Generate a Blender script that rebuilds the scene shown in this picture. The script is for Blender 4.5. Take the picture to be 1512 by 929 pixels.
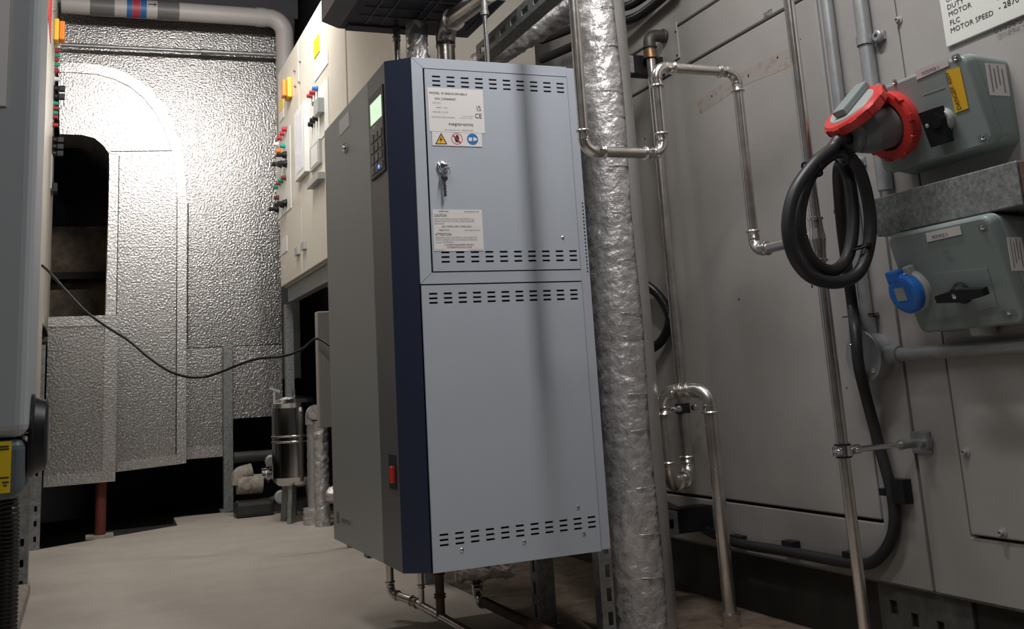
import bpy, bmesh, math, random
from mathutils import Vector, Matrix
random.seed(7)
for o in list(bpy.data.objects): bpy.data.objects.remove(o)
SC = bpy.context.scene; COL = SC.collection

# ---------------------------------------------------------------- camera
YAW, PITCH, ROLL = 0.40238475, 0.20443593, 0.06297139
F, PX, PY = 1535.76, 767.29, 249.89          # focal length and principal point in pixels of the 1512 x 929 frame
CAMLOC = Vector((0, 0, .55))
RC = Matrix.Rotation(-YAW, 3, 'Z') @ Matrix.Rotation(PITCH, 3, 'X') @ Matrix.Rotation(ROLL, 3, 'Y')
cd = bpy.data.cameras.new('camera'); cam = bpy.data.objects.new('camera', cd); COL.objects.link(cam)
cd.sensor_width = 36; cd.lens = F / 1512 * 36
cd.shift_x = (756 - PX) / 1512; cd.shift_y = (PY - 464.5) / 1512
cd.clip_start = .02
rx, fw, up = RC.col[0], RC.col[1], RC.col[2]
M = Matrix((rx, up, -fw)).transposed().to_4x4(); M.translation = CAMLOC
cam.matrix_world = M; SC.camera = cam
# ---------------------------------------------------------------- world, lamps, exposure
w = bpy.data.worlds.new('room_air'); SC.world = w; w.use_nodes = True
w.node_tree.nodes['Background'].inputs[0].default_value = (.9, .95, 1, 1)
w.node_tree.nodes['Background'].inputs[1].default_value = .05
SC.view_settings.view_transform = 'Standard'; SC.view_settings.look = 'None'
SC.view_settings.gamma = 1; SC.view_settings.use_curve_mapping = False
SC.view_settings.exposure = 0.0
def lamp(name, loc, sx, sy, power, col, aim=None):
    l = bpy.data.lights.new(name, 'AREA'); l.shape = 'RECTANGLE'; l.size = sx; l.size_y = sy
    l.energy = power; l.color = col
    o = bpy.data.objects.new(name, l); COL.objects.link(o); o.location = loc
    if aim: o.rotation_euler = (Vector(aim) - Vector(loc)).to_track_quat('-Z', 'Y').to_euler()
    return o
nl = lamp('batten_lamp_near', (.868, 1.30, 2.05), .06, .55, 14, (1, .97, .95)); nl.rotation_euler = (.3, 0, 0)
lamp('batten_lamp_far', (.48, 4.05, 2.5), .62, .12, 27, (1, .97, .93), (.5, 5.6, .9))
lamp('fill_lamp_left', (-.35, 2.1, 2.95), .9, .14, 13, (1, .97, .95), (.2, 2.3, .5))  # unseen lamp, added to brighten the surfaces on the left
lamp('fill_lamp_behind', (-.3, -.3, 2.75), 1.0, .16, 12, (1, .97, .95), (.0, 1.5, .6))  # unseen fill lamp behind the camera, added because bounce light is weak

# ---------------------------------------------------------------- helpers
def ray(u, v): return RC @ Vector(((u - PX) / F, 1, -(v - PY) / F))
def P(u, v, ax, val):                          # the point of the plane <ax> = val seen at pixel (u, v)
    d = ray(u, v); i = 'xyz'.index(ax); return CAMLOC + d * ((val - CAMLOC[i]) / d[i])

MATS = {}
def mat(name, col, metal=0, rough=.5, bump=0, bscale=200, var=0, vscale=8, var2=None, coat=0, emit=0, kind='noise', trans=0, rvar=0, detail=4, spec=.5):
    if name in MATS: return MATS[name]
    m = bpy.data.materials.new(name); m.use_nodes = True; nt = m.node_tree; N = nt.nodes; L = nt.links
    b = N['Principled BSDF']; c = tuple(col) + (1,)
    b.inputs['Base Color'].default_value = c; b.inputs['Metallic'].default_value = metal
    b.inputs['Roughness'].default_value = rough; b.inputs['Coat Weight'].default_value = coat
    b.inputs['Transmission Weight'].default_value = trans
    b.inputs['Specular IOR Level'].default_value = spec
    tc = N.new('ShaderNodeNewGeometry')
    if var:
        n = N.new('ShaderNodeTexNoise'); n.inputs['Scale'].default_value = vscale; n.inputs['Detail'].default_value = 8; n.inputs['Roughness'].default_value = .65
        L.new(tc.outputs['Position'], n.inputs['Vector'])
        r = N.new('ShaderNodeValToRGB'); r.color_ramp.elements[0].position = .32; r.color_ramp.elements[1].position = .7
        lo = var2 if var2 else tuple(x * (1 - var) for x in col)
        r.color_ramp.elements[0].color = tuple(lo) + (1,); r.color_ramp.elements[1].color = c
        L.new(n.outputs['Fac'], r.inputs['Fac']); L.new(r.outputs['Color'], b.inputs['Base Color'])
        if rvar:
            mr = N.new('ShaderNodeMapRange'); mr.inputs['To Min'].default_value = rough - rvar; mr.inputs['To Max'].default_value = rough + rvar
            L.new(n.outputs['Fac'], mr.inputs['Value']); L.new(mr.outputs['Result'], b.inputs['Roughness'])
    if bump:
        if kind == 'voronoi':
            t = N.new('ShaderNodeTexVoronoi'); t.inputs['Scale'].default_value = bscale; out = t.outputs['Distance']
        else:
            t = N.new('ShaderNodeTexNoise'); t.inputs['Scale'].default_value = bscale; t.inputs['Detail'].default_value = detail; out = t.outputs['Fac']
        L.new(tc.outputs['Position'], t.inputs['Vector'])
        bp = N.new('ShaderNodeBump'); bp.inputs['Strength'].default_value = bump; bp.inputs['Distance'].default_value = .004
        L.new(out, bp.inputs['Height']); L.new(bp.outputs['Normal'], b.inputs['Normal'])
    if emit:
        b.inputs['Emission Color'].default_value = c; b.inputs['Emission Strength'].default_value = emit
    MATS[name] = m; return m
G = lambda v: (v, v, v)
M_light = mat('light_grey_powder_coat', (.43, .47, .53), 0, .42, .05, 900, .05, 5)
M_front = mat('mid_grey_powder_coat', (.31, .32, .315), 0, .45, .05, 900)
M_dgrey = mat('dark_grey_powder_coat', (.11, .112, .115), 0, .45, .05, 900)
M_navy = mat('navy_powder_coat', (.018, .025, .052), 0, .4, .05, 900)
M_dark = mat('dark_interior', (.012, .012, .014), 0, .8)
M_ahu = mat('grey_casing_paint', (.38, .365, .352), 0, .42, .04, 60, .12, 3.5, (.32, .306, .292), rvar=.06)
M_base = mat('dark_base_steel', (.05, .048, .042), .2, .6, .1, 60, .5, 9)
M_galv = mat('galvanised_steel', (.46, .47, .47), .75, .45, .05, 90, .45, 55, (.24, .25, .25))
M_galvd = mat('weathered_galvanised_steel', (.36, .38, .37), .5, .5, .08, 90, .5, 110, (.15, .165, .16))
M_ss = mat('brushed_stainless', (.76, .72, .685), .95, .26, .02, 300, .2, 20, (.56, .52, .485), rvar=.06)
M_sse = mat('stainless_press_fitting', (.78, .75, .72), .95, .27, .03, 200, .15, 30, (.60, .57, .54))
M_cond = mat('grey_galvanised_tube', (.40, .42, .44), .45, .42, .03, 60, .2, 40, (.31, .325, .335))
M_sspol = mat('polished_stainless', (.55, .54, .53), 1, .14, .02, 100)
M_chrome = mat('bright_zinc_plate', (.72, .73, .75), 1, .2)
M_foil = mat('crumpled_foil', (.70, .68, .67), .62, .40, .75, 95, .28, 60, (.46, .44, .44), detail=9)
M_foils = mat('smooth_foil_tape', (.58, .57, .56), .75, .40, .12, 40, .15, 12)
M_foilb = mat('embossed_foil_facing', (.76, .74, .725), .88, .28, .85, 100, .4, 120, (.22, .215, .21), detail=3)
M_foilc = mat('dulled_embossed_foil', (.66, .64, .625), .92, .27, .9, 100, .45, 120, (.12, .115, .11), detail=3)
M_foilr = mat('foil_edge_tape', (.78, .76, .745), .85, .32, .8, 100, .25, 120, (.42, .41, .40), detail=3)
M_beige = mat('beige_enclosure_paint', (.62, .58, .50), 0, .4, .03, 100, .06, 3)
M_beigel = mat('pale_door_paint', (.60, .58, .53), 0, .4, .03, 100)
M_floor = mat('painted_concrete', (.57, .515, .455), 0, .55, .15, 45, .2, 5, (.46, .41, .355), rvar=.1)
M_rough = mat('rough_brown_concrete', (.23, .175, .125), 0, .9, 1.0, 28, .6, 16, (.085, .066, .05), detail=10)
M_dirtshade = mat('dirty_shaded_galvanised', (.15, .15, .14), .3, .6, .2, 60, .5, 20)  # dirty galvanised, colour darkened further for the shade on the base plate
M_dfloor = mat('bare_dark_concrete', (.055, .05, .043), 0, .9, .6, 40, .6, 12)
M_kerb = mat('rough_concrete', (.45, .41, .35), 0, .9, .9, 60, .45, 40)
M_wall = mat('dim_plant_room_wall', (.055, .055, .06), 0, .85, .1, 30, .3, 2)
M_ceil = mat('dark_ceiling', (.06, .06, .07), 0, .9)
M_black = mat('black_plastic', (.013, .013, .015), 0, .42, spec=.3)
M_rub = mat('black_rubber_cable', (.022, .022, .026), 0, .45, .05, 300)
M_hose = mat('black_corrugated_plastic', (.013, .013, .014), 0, .3)
M_white = mat('white_label', (.74, .72, .71), 0, .5)
M_whiteb = mat('white_engraved_plate', (.72, .73, .69), 0, .45)
M_pink = mat('pale_pink_label', (.66, .58, .58), 0, .5)
M_ink = mat('black_ink', (.02, .02, .022), 0, .7)
M_inkg = mat('grey_ink', (.25, .25, .26), 0, .7)
M_yel = mat('yellow_label', (.80, .47, .03), 0, .45)
M_yel2 = mat('bright_yellow_label', (.78, .58, .02), 0, .45)
M_red = mat('red_plastic', (.62, .045, .04), 0, .38)
M_lampr = mat('red_lamp_lens', (.40, .03, .04), 0, .3)
M_redd = mat('dark_red_paint', (.17, .035, .025), 0, .6, .1, 80, .4, 20)
M_blue = mat('blue_plastic', (.025, .17, .62), 0, .35)
M_sign = mat('blue_print', (.03, .16, .45), 0, .5)
M_box = mat('grey_green_thermoplastic', (.23, .28, .275), 0, .36, .04, 500)
M_plug = mat('grey_plug_plastic', (.17, .195, .20), 0, .42, .03, 500)
M_lid = mat('pale_grey_plastic', (.36, .38, .37), 0, .42)
M_brass = mat('dull_brass', (.36, .22, .11), .9, .4, .1, 60, .4, 30)
M_iron = mat('dark_malleable_iron', (.09, .08, .075), .6, .5, .2, 60)
M_gpipe = mat('grey_plastic_pipe', (.36, .34, .33), 0, .5, .02, 60)
M_tape = mat('dark_grey_tape', (.10, .10, .10), 0, .5)
M_blued = mat('blue_tape', (.02, .09, .26), 0, .5)
M_orange = mat('orange_plastic', (.80, .22, .02), 0, .4)
M_yplast = mat('yellow_plastic', (.82, .50, .03), 0, .4)
M_green = mat('green_plastic', (.02, .32, .22), 0, .35)
M_slate = mat('slate_blue_enclosure', (.40, .44, .47), 0, .4, .03, 300)
M_slated = mat('dark_slate_enclosure', (.085, .11, .125), 0, .42)
M_tray = mat('dark_tray_steel', (.035, .037, .065), .1, .5)
M_traye = mat('slate_tray_edge', (.15, .16, .185), .1, .45)
M_screen = mat('lcd_screen', (.62, .86, .60), 0, .3, emit=.8)
M_led = mat('blue_led', (.1, .25, 1), 0, .3, emit=2)
M_btn = mat('brown_grey_keys', (.12, .11, .11), 0, .45)
M_rust = mat('rusty_pipe', (.19, .12, .09), .4, .6, .2, 80, .5, 30)

class MB:
    def __init__(s): s.v = []; s.f = []; s.s = []
    def add(s, vs, fs, smooth=False):
        o = len(s.v); s.v += [Vector(q) for q in vs]
        for f in fs: s.f.append([o + i for i in f]); s.s.append(smooth)
        return s
    def bm(s, b, smooth=False):
        b.verts.ensure_lookup_table(); b.verts.index_update()
        r = s.add([v.co.copy() for v in b.verts], [[v.index for v in f.verts] for f in b.faces], smooth); b.free(); return r
    def obox(s, o, a, b, c, bev=0, seg=2):
        o, a, b, c = map(Vector, (o, a, b, c)); B = bmesh.new()
        vs = [B.verts.new(o + a * i + b * j + c * k) for i in (0, 1) for j in (0, 1) for k in (0, 1)]
        for f in ((0, 1, 3, 2), (4, 6, 7, 5), (0, 4, 5, 1), (2, 3, 7, 6), (0, 2, 6, 4), (1, 5, 7, 3)): B.faces.new([vs[i] for i in f])
        bmesh.ops.recalc_face_normals(B, faces=B.faces[:])
        if bev: bmesh.ops.bevel(B, geom=B.edges[:], offset=bev, segments=seg, affect='EDGES', profile=.5, clamp_overlap=True)
        return s.bm(B, False)
    def box(s, lo, hi, bev=0, seg=2):
        lo, hi = Vector(lo), Vector(hi); d = hi - lo
        return s.obox(lo, (d.x, 0, 0), (0, d.y, 0), (0, 0, d.z), bev, seg)
    def prism(s, pts, off):                    # polygon extruded by the vector off
        n = len(pts); pts = [Vector(q) for q in pts]; off = Vector(off)
        B = bmesh.new(); a = [B.verts.new(q) for q in pts]; b = [B.verts.new(q + off) for q in pts]
        B.faces.new(a); B.faces.new(b[::-1])
        for i in range(n): B.faces.new((a[i], a[(i + 1) % n], b[(i + 1) % n], b[i]))
        bmesh.ops.recalc_face_normals(B, faces=B.faces[:])
        return s.bm(B)
    def tube(s, path, r, seg=16, cap=True, rf=None, nf=None):
        path = [Vector(q) for q in path]; n = len(path)
        tg = []
        for i in range(n):
            t = (path[min(i + 1, n - 1)] - path[max(i - 1, 0)])
            tg.append(t.normalized())
        t0 = tg[0]; u = t0.orthogonal().normalized(); vs = []
        for i in range(n):
            if i: 
                q = tg[i - 1].rotation_difference(tg[i]); u = q @ u
            u = (u - tg[i] * u.dot(tg[i])).normalized(); w_ = tg[i].cross(u)
            rr = rf[i] if rf else r
            for k in range(seg):
                a = 2 * math.pi * k / seg; q = rr
                if nf: q = rr + nf(i, k)
                vs.append(path[i] + (u * math.cos(a) + w_ * math.sin(a)) * q)
        fs = [[i * seg + k, i * seg + (k + 1) % seg, (i + 1) * seg + (k + 1) % seg, (i + 1) * seg + k] for i in range(n - 1) for k in range(seg)]
        s.add(vs, fs, True)
        if cap:
            s.add(vs[:seg], [list(range(seg))[::-1]]); s.add(vs[-seg:], [list(range(seg))])
        return s
    def cyl(s, a, b, r, seg=20, r2=None): return s.tube([a, b], r, seg, True, [r, r if r2 is None else r2])
    def lathe(s, o, ax, prof, seg=24):         # profile [(distance along axis, radius)]
        o, ax = Vector(o), Vector(ax).normalized()
        u = ax.orthogonal().normalized(); w_ = ax.cross(u); vs = []
        for d, r in prof:
            for k in range(seg):
                a = 2 * math.pi * k / seg; vs.append(o + ax * d + (u * math.cos(a) + w_ * math.sin(a)) * max(r, 1e-5))
        n = len(prof)
        for i in range(n - 1):
            fl = abs(prof[i + 1][0] - prof[i][0]) < 1e-6 or abs(prof[i + 1][1] - prof[i][1]) < 1e-6
            q = [vs[i * seg + k] for k in range(seg)] + [vs[(i + 1) * seg + k] for k in range(seg)]
            s.add(q, [[k, (k + 1) % seg, seg + (k + 1) % seg, seg + k] for k in range(seg)], True)
        s.add(vs[:seg], [list(range(seg))[::-1]]); s.add(vs[-seg:], [list(range(seg))]); return s
    def ring(s, c, ax, R, r, seg=24, m=10):
        c, ax = Vector(c), Vector(ax).normalized(); u = ax.orthogonal().normalized(); w_ = ax.cross(u)
        vs = []; fs = []
        for i in range(seg):
            a = 2 * math.pi * i / seg; d = u * math.cos(a) + w_ * math.sin(a)
            for k in range(m):
                b = 2 * math.pi * k / m; vs.append(c + d * (R + r * math.cos(b)) + ax * (r * math.sin(b)))
        for i in range(seg):
            for k in range(m): fs.append([i * m + k, ((i + 1) % seg) * m + k, ((i + 1) % seg) * m + (k + 1) % m, i * m + (k + 1) % m])
        return s.add(vs, fs, True)
    def build(s, name, material, parent=None, loc=None):
        off = Vector((0, 0, 0)); r = parent
        if r:
            while r.parent: r = r.parent
            off = r.location
        elif loc is not None: off = Vector(loc)
        else:
            xs = [q.x for q in s.v]; ys = [q.y for q in s.v]
            off = Vector(((min(xs) + max(xs)) / 2, (min(ys) + max(ys)) / 2, min(q.z for q in s.v)))
        me = bpy.data.meshes.new(name); me.from_pydata([q - off for q in s.v], [], s.f)
        me.polygons.foreach_set('use_smooth', s.s); me.materials.append(material); me.update()
        o = bpy.data.objects.new(name, me); COL.objects.link(o)
        if parent: o.parent = parent
        else: o.location = off
        return o
def thing(name, label, cat, loc, group=None):
    o = bpy.data.objects.new(name, None); COL.objects.link(o); o.location = loc; o.empty_display_size = .05
    o['label'] = label; o['category'] = cat
    if group: o['group'] = group
    return o
def tag(o, label, cat, group=None):
    o['label'] = label; o['category'] = cat
    if group: o['group'] = group
    return o
def struct(o): o['kind'] = 'structure'; return o
def fillet(pts, rad, n=8, lim=.49):
    pts = [Vector(q) for q in pts]; out = [pts[0]]
    for i in range(1, len(pts) - 1):
        a, b, c = pts[i - 1], pts[i], pts[i + 1]; d1 = (a - b).normalized(); d2 = (c - b).normalized()
        ang = d1.angle(d2); t = min(rad / math.tan(ang / 2), (a - b).length * lim, (c - b).length * lim)
        p1, p2 = b + d1 * t, b + d2 * t; rr = t * math.tan(ang / 2)
        ce = b + (d1 + d2).normalized() * (rr / math.sin(ang / 2)); v1, v2 = p1 - ce, p2 - ce
        tot = v1.angle(v2) if v1.length and v2.length else 0
        ax = v1.cross(v2)
        for k in range(n + 1): out.append(ce + Matrix.Rotation(tot * k / n, 3, ax) @ v1)
    out.append(pts[-1]); return out
def spline(pts, n=10):                         # Catmull-Rom
    pts = [Vector(q) for q in pts]; q = [pts[0] * 2 - pts[1]] + pts + [pts[-1] * 2 - pts[-2]]; out = []
    for i in range(1, len(q) - 2):
        for k in range(n):
            t = k / n; a, b, c, d = q[i - 1:i + 3]
            out.append(.5 * ((2 * b) + (c - a) * t + (2 * a - 5 * b + 4 * c - d) * t * t + (3 * b - a - 3 * c + d) * t ** 3))
    out.append(pts[-1]); return out
def resample(path, step):
    out = [path[0].copy()]; acc = 0
    for a, b in zip(path, path[1:]):
        L = (b - a).length; d = step - acc
        while d <= L: out.append(a + (b - a) * (d / L)); d += step
        acc = L - (d - step)
    return out
def hose(path, r, pitch=.0045):
    p = resample(path, pitch / 4); m = MB(); m.tube(p, r, 12, True, [r * (1, 1, .86, .86)[i % 4] for i in range(len(p))]); return m
def lettering(items, O, r, u, material, parent, name='lettering'):
    """items (text, x, y, cap height[, x squeeze]) on the plane O + x r + y u"""
    O, r, u = Vector(O), Vector(r).normalized(), Vector(u).normalized(); n = r.cross(u); mb = MB()
    for it in items:
        t, x, y, h = it[:4]; sq = it[4] if len(it) > 4 else 1; fit_w = sq < .6
        c = bpy.data.curves.new('t', 'FONT'); c.body = t; c.size = h * 1.38; c.resolution_u = 2
        ob = bpy.data.objects.new('t', c); COL.objects.link(ob)
        me = bpy.data.meshes.new_from_object(ob)
        if fit_w: sq = sq / max(1e-6, max(v.co.x for v in me.vertices))
        vs = [O + r * (x + v.co.x * sq) + u * (y + v.co.y) + n * .0006 for v in me.vertices]
        mb.add(vs, [list(p.vertices) for p in me.polygons])
        bpy.data.objects.remove(ob); bpy.data.curves.remove(c); bpy.data.meshes.remove(me)
    o = mb.build(name, material, parent); o['kind'] = 'stuff'; return o
def flat(O, r, u, w_, h, t=.0008):             # thin plate on a plane, outward r x u
    O, r, u = Vector(O), Vector(r).normalized(), Vector(u).normalized(); n = r.cross(u)
    return MB().obox(O, r * w_, u * h, n * t)
def holed(O, r, u, n, W, Hh, holes, th):       # W x H panel with rectangular through holes [(x0,y0,x1,y1)]
    O, r, u, n = Vector(O), Vector(r), Vector(u), Vector(n)
    xs = sorted({0, W} | {round(h[0], 6) for h in holes} | {round(h[2], 6) for h in holes})
    ys = sorted({0, Hh} | {round(h[1], 6) for h in holes} | {round(h[3], 6) for h in holes})
    solid = lambda i, j: 0 <= i < len(xs) - 1 and 0 <= j < len(ys) - 1 and not any(h[0] < (xs[i] + xs[i + 1]) / 2 < h[2] and h[1] < (ys[j] + ys[j + 1]) / 2 < h[3] for h in holes)
    B = bmesh.new(); V = {}
    def vt(i, j, k):
        if (i, j, k) not in V: V[i, j, k] = B.verts.new(O + r * xs[i] + u * ys[j] + n * (0 if k else -th))
        return V[i, j, k]
    for i in range(len(xs) - 1):
        for j in range(len(ys) - 1):
            if not solid(i, j): continue
            B.faces.new((vt(i, j, 1), vt(i + 1, j, 1), vt(i + 1, j + 1, 1), vt(i, j + 1, 1)))
            B.faces.new((vt(i, j, 0), vt(i, j + 1, 0), vt(i + 1, j + 1, 0), vt(i + 1, j, 0)))
            for (di, dj, a, b) in ((-1, 0, (i, j), (i, j + 1)), (1, 0, (i + 1, j), (i + 1, j + 1)), (0, -1, (i, j), (i + 1, j)), (0, 1, (i, j + 1), (i + 1, j + 1))):
                if not solid(i + di, j + dj): B.faces.new((vt(*a, 1), vt(*b, 1), vt(*b, 0), vt(*a, 0)))
    bmesh.ops.recalc_face_normals(B, faces=B.faces[:])
    return MB().bm(B)
X_, Y_, Z_ = Vector((1, 0, 0)), Vector((0, 1, 0)), Vector((0, 0, 1))

# ================================================================ SETTING
WX = 1.44                                      # face of the air handling unit on the right
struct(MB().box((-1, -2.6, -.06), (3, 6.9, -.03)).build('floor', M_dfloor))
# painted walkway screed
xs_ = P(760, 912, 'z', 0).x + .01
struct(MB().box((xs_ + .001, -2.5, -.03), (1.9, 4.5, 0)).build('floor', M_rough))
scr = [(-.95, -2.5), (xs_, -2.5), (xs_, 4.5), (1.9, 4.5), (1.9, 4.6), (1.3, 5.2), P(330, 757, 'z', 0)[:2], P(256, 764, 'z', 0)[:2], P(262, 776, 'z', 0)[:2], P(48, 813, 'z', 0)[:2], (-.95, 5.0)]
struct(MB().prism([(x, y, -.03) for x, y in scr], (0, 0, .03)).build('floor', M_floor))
struct(MB().box((-1, 6.8, -.06), (3, 6.9, 3.3)).build('wall_back', M_wall))
struct(MB().box((-1.1, -2.6, -.06), (-1, 6.9, 3.3)).build('wall_left', M_wall))
struct(MB().box((3, -2.6, -.06), (3.1, 6.9, 3.3)).build('wall_right', M_wall))
struct(MB().box((-1.1, -2.7, -.06), (3.1, -2.6, 3.3)).build('wall_front', M_wall))
struct(MB().box((-1.1, -2.7, 3.3), (3.1, 6.9, 3.4)).build('ceiling', M_ceil))

# ================================================================ AIR HANDLING UNIT (right)
ahu = thing('air_handling_unit', 'large grey painted sheet metal casing with panels along the right side', 'machine', (2, 1.9, 0))
YF, YN, ZT, G_ = 3.35, .35, 2.45, .0034
MB().box((WX + .012, YN, .135), (2.6, YF, ZT)).build('casing_body', M_dark, ahu)
def ahp(name, y0, y1, z0, z1, th=.02, pro=0, bev=.003):
    return MB().box((WX - pro, y0 + G_, z0 + G_), (WX + th, y1 - G_, z1 - G_), bev).build(name, M_ahu, ahu)
door = ahp('panel', 1.698, YF, .247, 1.341)
ahp('panel', 1.698, YF, 1.341, 1.458); ahp('panel', 1.698, YF, 1.458, ZT)
MB().box((WX, 1.584 + G_, .135), (WX + .02, 1.698 - G_, ZT), .002).box((WX + .0004, 1.69, .135), (WX + .02, YF, .247 - G_), .002).build('corner_panel', M_ahu, ahu)
MB().box((WX, 1.474 + G_, .135), (WX + .02, 1.583 - G_, ZT), .002).box((WX + .0004, YN, .135), (WX + .02, 1.50, .2415), .002).build('corner_panel', M_ahu, ahu)
acc = ahp('access_panel', YN, 1.474, .243, ZT, pro=.004)
def bolt(c, n, r, parent, material=M_ahu, name='bolt'):
    n = Vector(n).normalized(); m = MB().lathe(c, n, [(0, r), (r * .25, r), (r * .3, r * .8), (r * .3, r * .62), (r * .9, r * .58), (r * 1.0, r * .45), (r * .7, r * .4), (r * .7, 0)], 16)
    return m.build(name, material, parent)
for u, v in ((1328, 30), (1427, 668), (1481, 787)): bolt(P(u, v, 'x', WX - .004), -X_, .0085, acc)
# base frame
MB().box((WX + .02, YN, 0), (WX + .09, YF, .128)).build('base_frame', M_base, ahu)
y0 = 1.47
MB().box((WX + .012, YN, .1285), (WX + .06, YF, .1345)).build('base_flange', M_galvd, ahu)
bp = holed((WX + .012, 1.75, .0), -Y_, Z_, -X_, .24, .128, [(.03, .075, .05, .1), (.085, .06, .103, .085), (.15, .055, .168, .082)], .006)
bp.build('base_corner_plate', M_dirtshade, ahu)
# fixing holes and rust print left by a removed bracket
mr = mat('rust_stain', (.36, .345, .33), 0, .5, 0, 1)
nt = mr.node_tree; b_ = nt.nodes['Principled BSDF']; n_ = nt.nodes.new('ShaderNodeTexNoise'); n_.inputs['Scale'].default_value = 45; n_.inputs['Detail'].default_value = 10; n_.inputs['Roughness'].default_value = .75
g_ = nt.nodes['Geometry'] if 'Geometry' in nt.nodes else nt.nodes.new('ShaderNodeNewGeometry')
r_ = nt.nodes.new('ShaderNodeValToRGB'); e = r_.color_ramp.elements; e[0].position = .50; e[0].color = (.345, .325, .31, 1); e[1].position = .70; e[1].color = (.17, .085, .045, 1)
e2 = r_.color_ramp.elements.new(.59); e2.color = (.33, .25, .19, 1)
nt.links.new(g_.outputs['Position'], n_.inputs['Vector']); nt.links.new(n_.outputs['Fac'], r_.inputs['Fac']); nt.links.new(r_.outputs['Color'], b_.inputs['Base Color'])
a = P(1030, 170, 'x', WX); rz = [P(u, v, 'x', WX - .0003) for u, v in ((1028, 150), (1060, 128), (1085, 112), (1110, 98), (1150, 78), (1166, 72), (1168, 98), (1140, 110), (1108, 122), (1085, 134), (1062, 150), (1034, 168))]
MB().prism(rz, (.0003, 0, 0)).build('rust_stain', mr, ahu)
for u, v, r in ((1105, 112, .0035), (1148, 85, .0028), (1162, 86, .0028), (1051, 142, .003), (1182, 58, .0018), (1091, 442, .003), (1199, 423, .0032), (1250, 573, .002), (923, 204, .004), (952, 205, .003)):
    q = P(u, v, 'x', WX - .0003); MB().cyl(q, q + Vector((.001, 0, 0)), r, 12).build('screw_hole', M_dark, ahu)
pl = MB().obox(P(1003, 85, 'x', WX - .004), (.004, 0, 0), (0, P(966, 90, 'x', WX).y - P(1003, 85, 'x', WX).y, 0), (0, 0, .1), .001).build('blanking_plate', M_ahu, ahu)
for u, v in ((1000, 82), (998, 47)):
    bolt(P(u, v, 'x', WX - .004), -X_, .003, pl, M_dark, 'screw')
lettering([('0077', 0, 0, .012)], P(1128, 27, 'x', WX), -Y_, Z_, M_ink, ahu, 'handwritten_number')

# white engraved notice, upper right
tl, br = P(1388, 0, 'x', WX - .006), P(1512, 48, 'x', WX - .006)
sy, sz = P(1400, 70, 'x', WX - .006).y, P(1400, 70, 'x', WX - .006).z
sg = thing('engraved_sign', 'white engraved motor data sign screwed to grey casing above the red socket', 'sign', (WX, sy - .11, sz))
pl = MB().box((WX - .010, sy - .23, sz), (WX - .0045, sy, sz + .26), .001).build('sign_plate', M_whiteb, sg)
O = Vector((WX - .010, sy, sz))
def sgn(u, v): q = P(u, v, 'x', WX - .010); return (sy - q.y, q.z - sz)
its = []
for t, u, v in (('DUTY', 1399, 15), ('MOTOR', 1401, 25.5), ('FLC', 1403, 38), ('MOTOR SPEED', 1404, 49.5), ('UNIT', 1397, 4)):
    x, y = sgn(u, v); its.append((t, x, y, .0096, 1.12))
for t, u, v, h in (('- 2870', 1475, 15.5, .010), ('01494 5', 1469, 51, .011), ('- 2', 1473, 2.5, .009)):
    x, y = sgn(u, v); its.append((t, x, y, h * 1.1, 1.1))
lettering(its, O, -Y_, Z_, M_ink, sg)
# ================================================================ HUMIDIFIER CABINET (centre)
FY = 2.05
hum = thing('humidifier_cabinet', 'tall floor standing humidifier cabinet with pale front, navy corner and grey side door', 'machine', (.8, 2.38, .203))
hx = lambda u, v: P(u, v, 'y', FY)
x0, x1, xr, z0, z1 = .636, hx(862, 456).x, 1.028, .203, 1.2535
MB().prism([(.602, 2.715, z0 + .002), (.602, 2.10, z0 + .002), (.642, 2.066, z0 + .002), (x1 - .008, 2.066, z0 + .002), (x1 - .008, 2.715, z0 + .002)], (0, 0, z1 - z0 - .003)).build('cabinet_body', M_dark, hum)
# right side wall with the row of small perforations
MB().box((x1 + .003, 2.056, z0), (xr, 2.715, z1), .002).build('side_panel', M_light, hum)
sd = hum.children[-1]
pm = MB()
for k in range(20): 
    q = P(865 + k * .42, 300 + k * 5.3, 'y', 2.0555); pm.box((xr - .0075, 2.0552, q.z - .0016), (xr - .0045, 2.057, q.z + .0016))
o = pm.build('perforation_row', M_dark, sd); o['kind'] = 'stuff'
# upper frame and doors
xd = hx(632, 250).x; zdt, zdb, zlt = hx(740, 108).z, hx(740, 400).z, hx(740, 418.5).z
def trap(pts, d=.014): return MB().prism([(x, FY, z) for x, z in pts], (0, d, 0))
g = .0012
trap([(x0, z1), (x1, z1), (x1, zdt + g), (xd - g, zdt + g)]).build('top_rail', M_light, hum)
trap([(x0, z1 - .0012), (xd - g - .0012, zdt + g), (xd - g - .0012, zdb - g), (x0, zlt + .003)]).build('side_rail', M_light, hum)
trap([(x0 + .0005, zlt + .0022), (xd - g, zdb - g), (x1, zdb - g), (x1, zlt + .0022)]).build('middle_rail', M_light, hum)
SW, SH = .0182, .0042
def slots(ua, va, ub, vb, n, rows):
    xa, xb = hx(ua, va).x, hx(ub, vb).x; out = []
    for r in rows:
        zc = hx(ua + 6, r).z
        for k in range(n): x = xa + (xb - xa) * k / (n - 1); out.append((x, zc - SH / 2, x + SW, zc + SH / 2))
    return out
def vent_door(name, xa, xb, za, zb, sl):
    h = [(a - xa, b - za, c - xa, d - za) for a, b, c, d in sl]
    return holed((xa, FY - .0015, za), X_, Z_, -Y_, xb - xa, zb - za, h, .004).build(name, M_light, hum)
ud = vent_door('upper_door', xd + g, x1 - .0015, zdb + g, zdt - g, slots(637.5, 113, 821, 122, 10, (113.3, 119.7, 126.2)) + slots(651.2, 373, 840, 369, 10, (372.8, 379.8, 386.8)))
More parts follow.
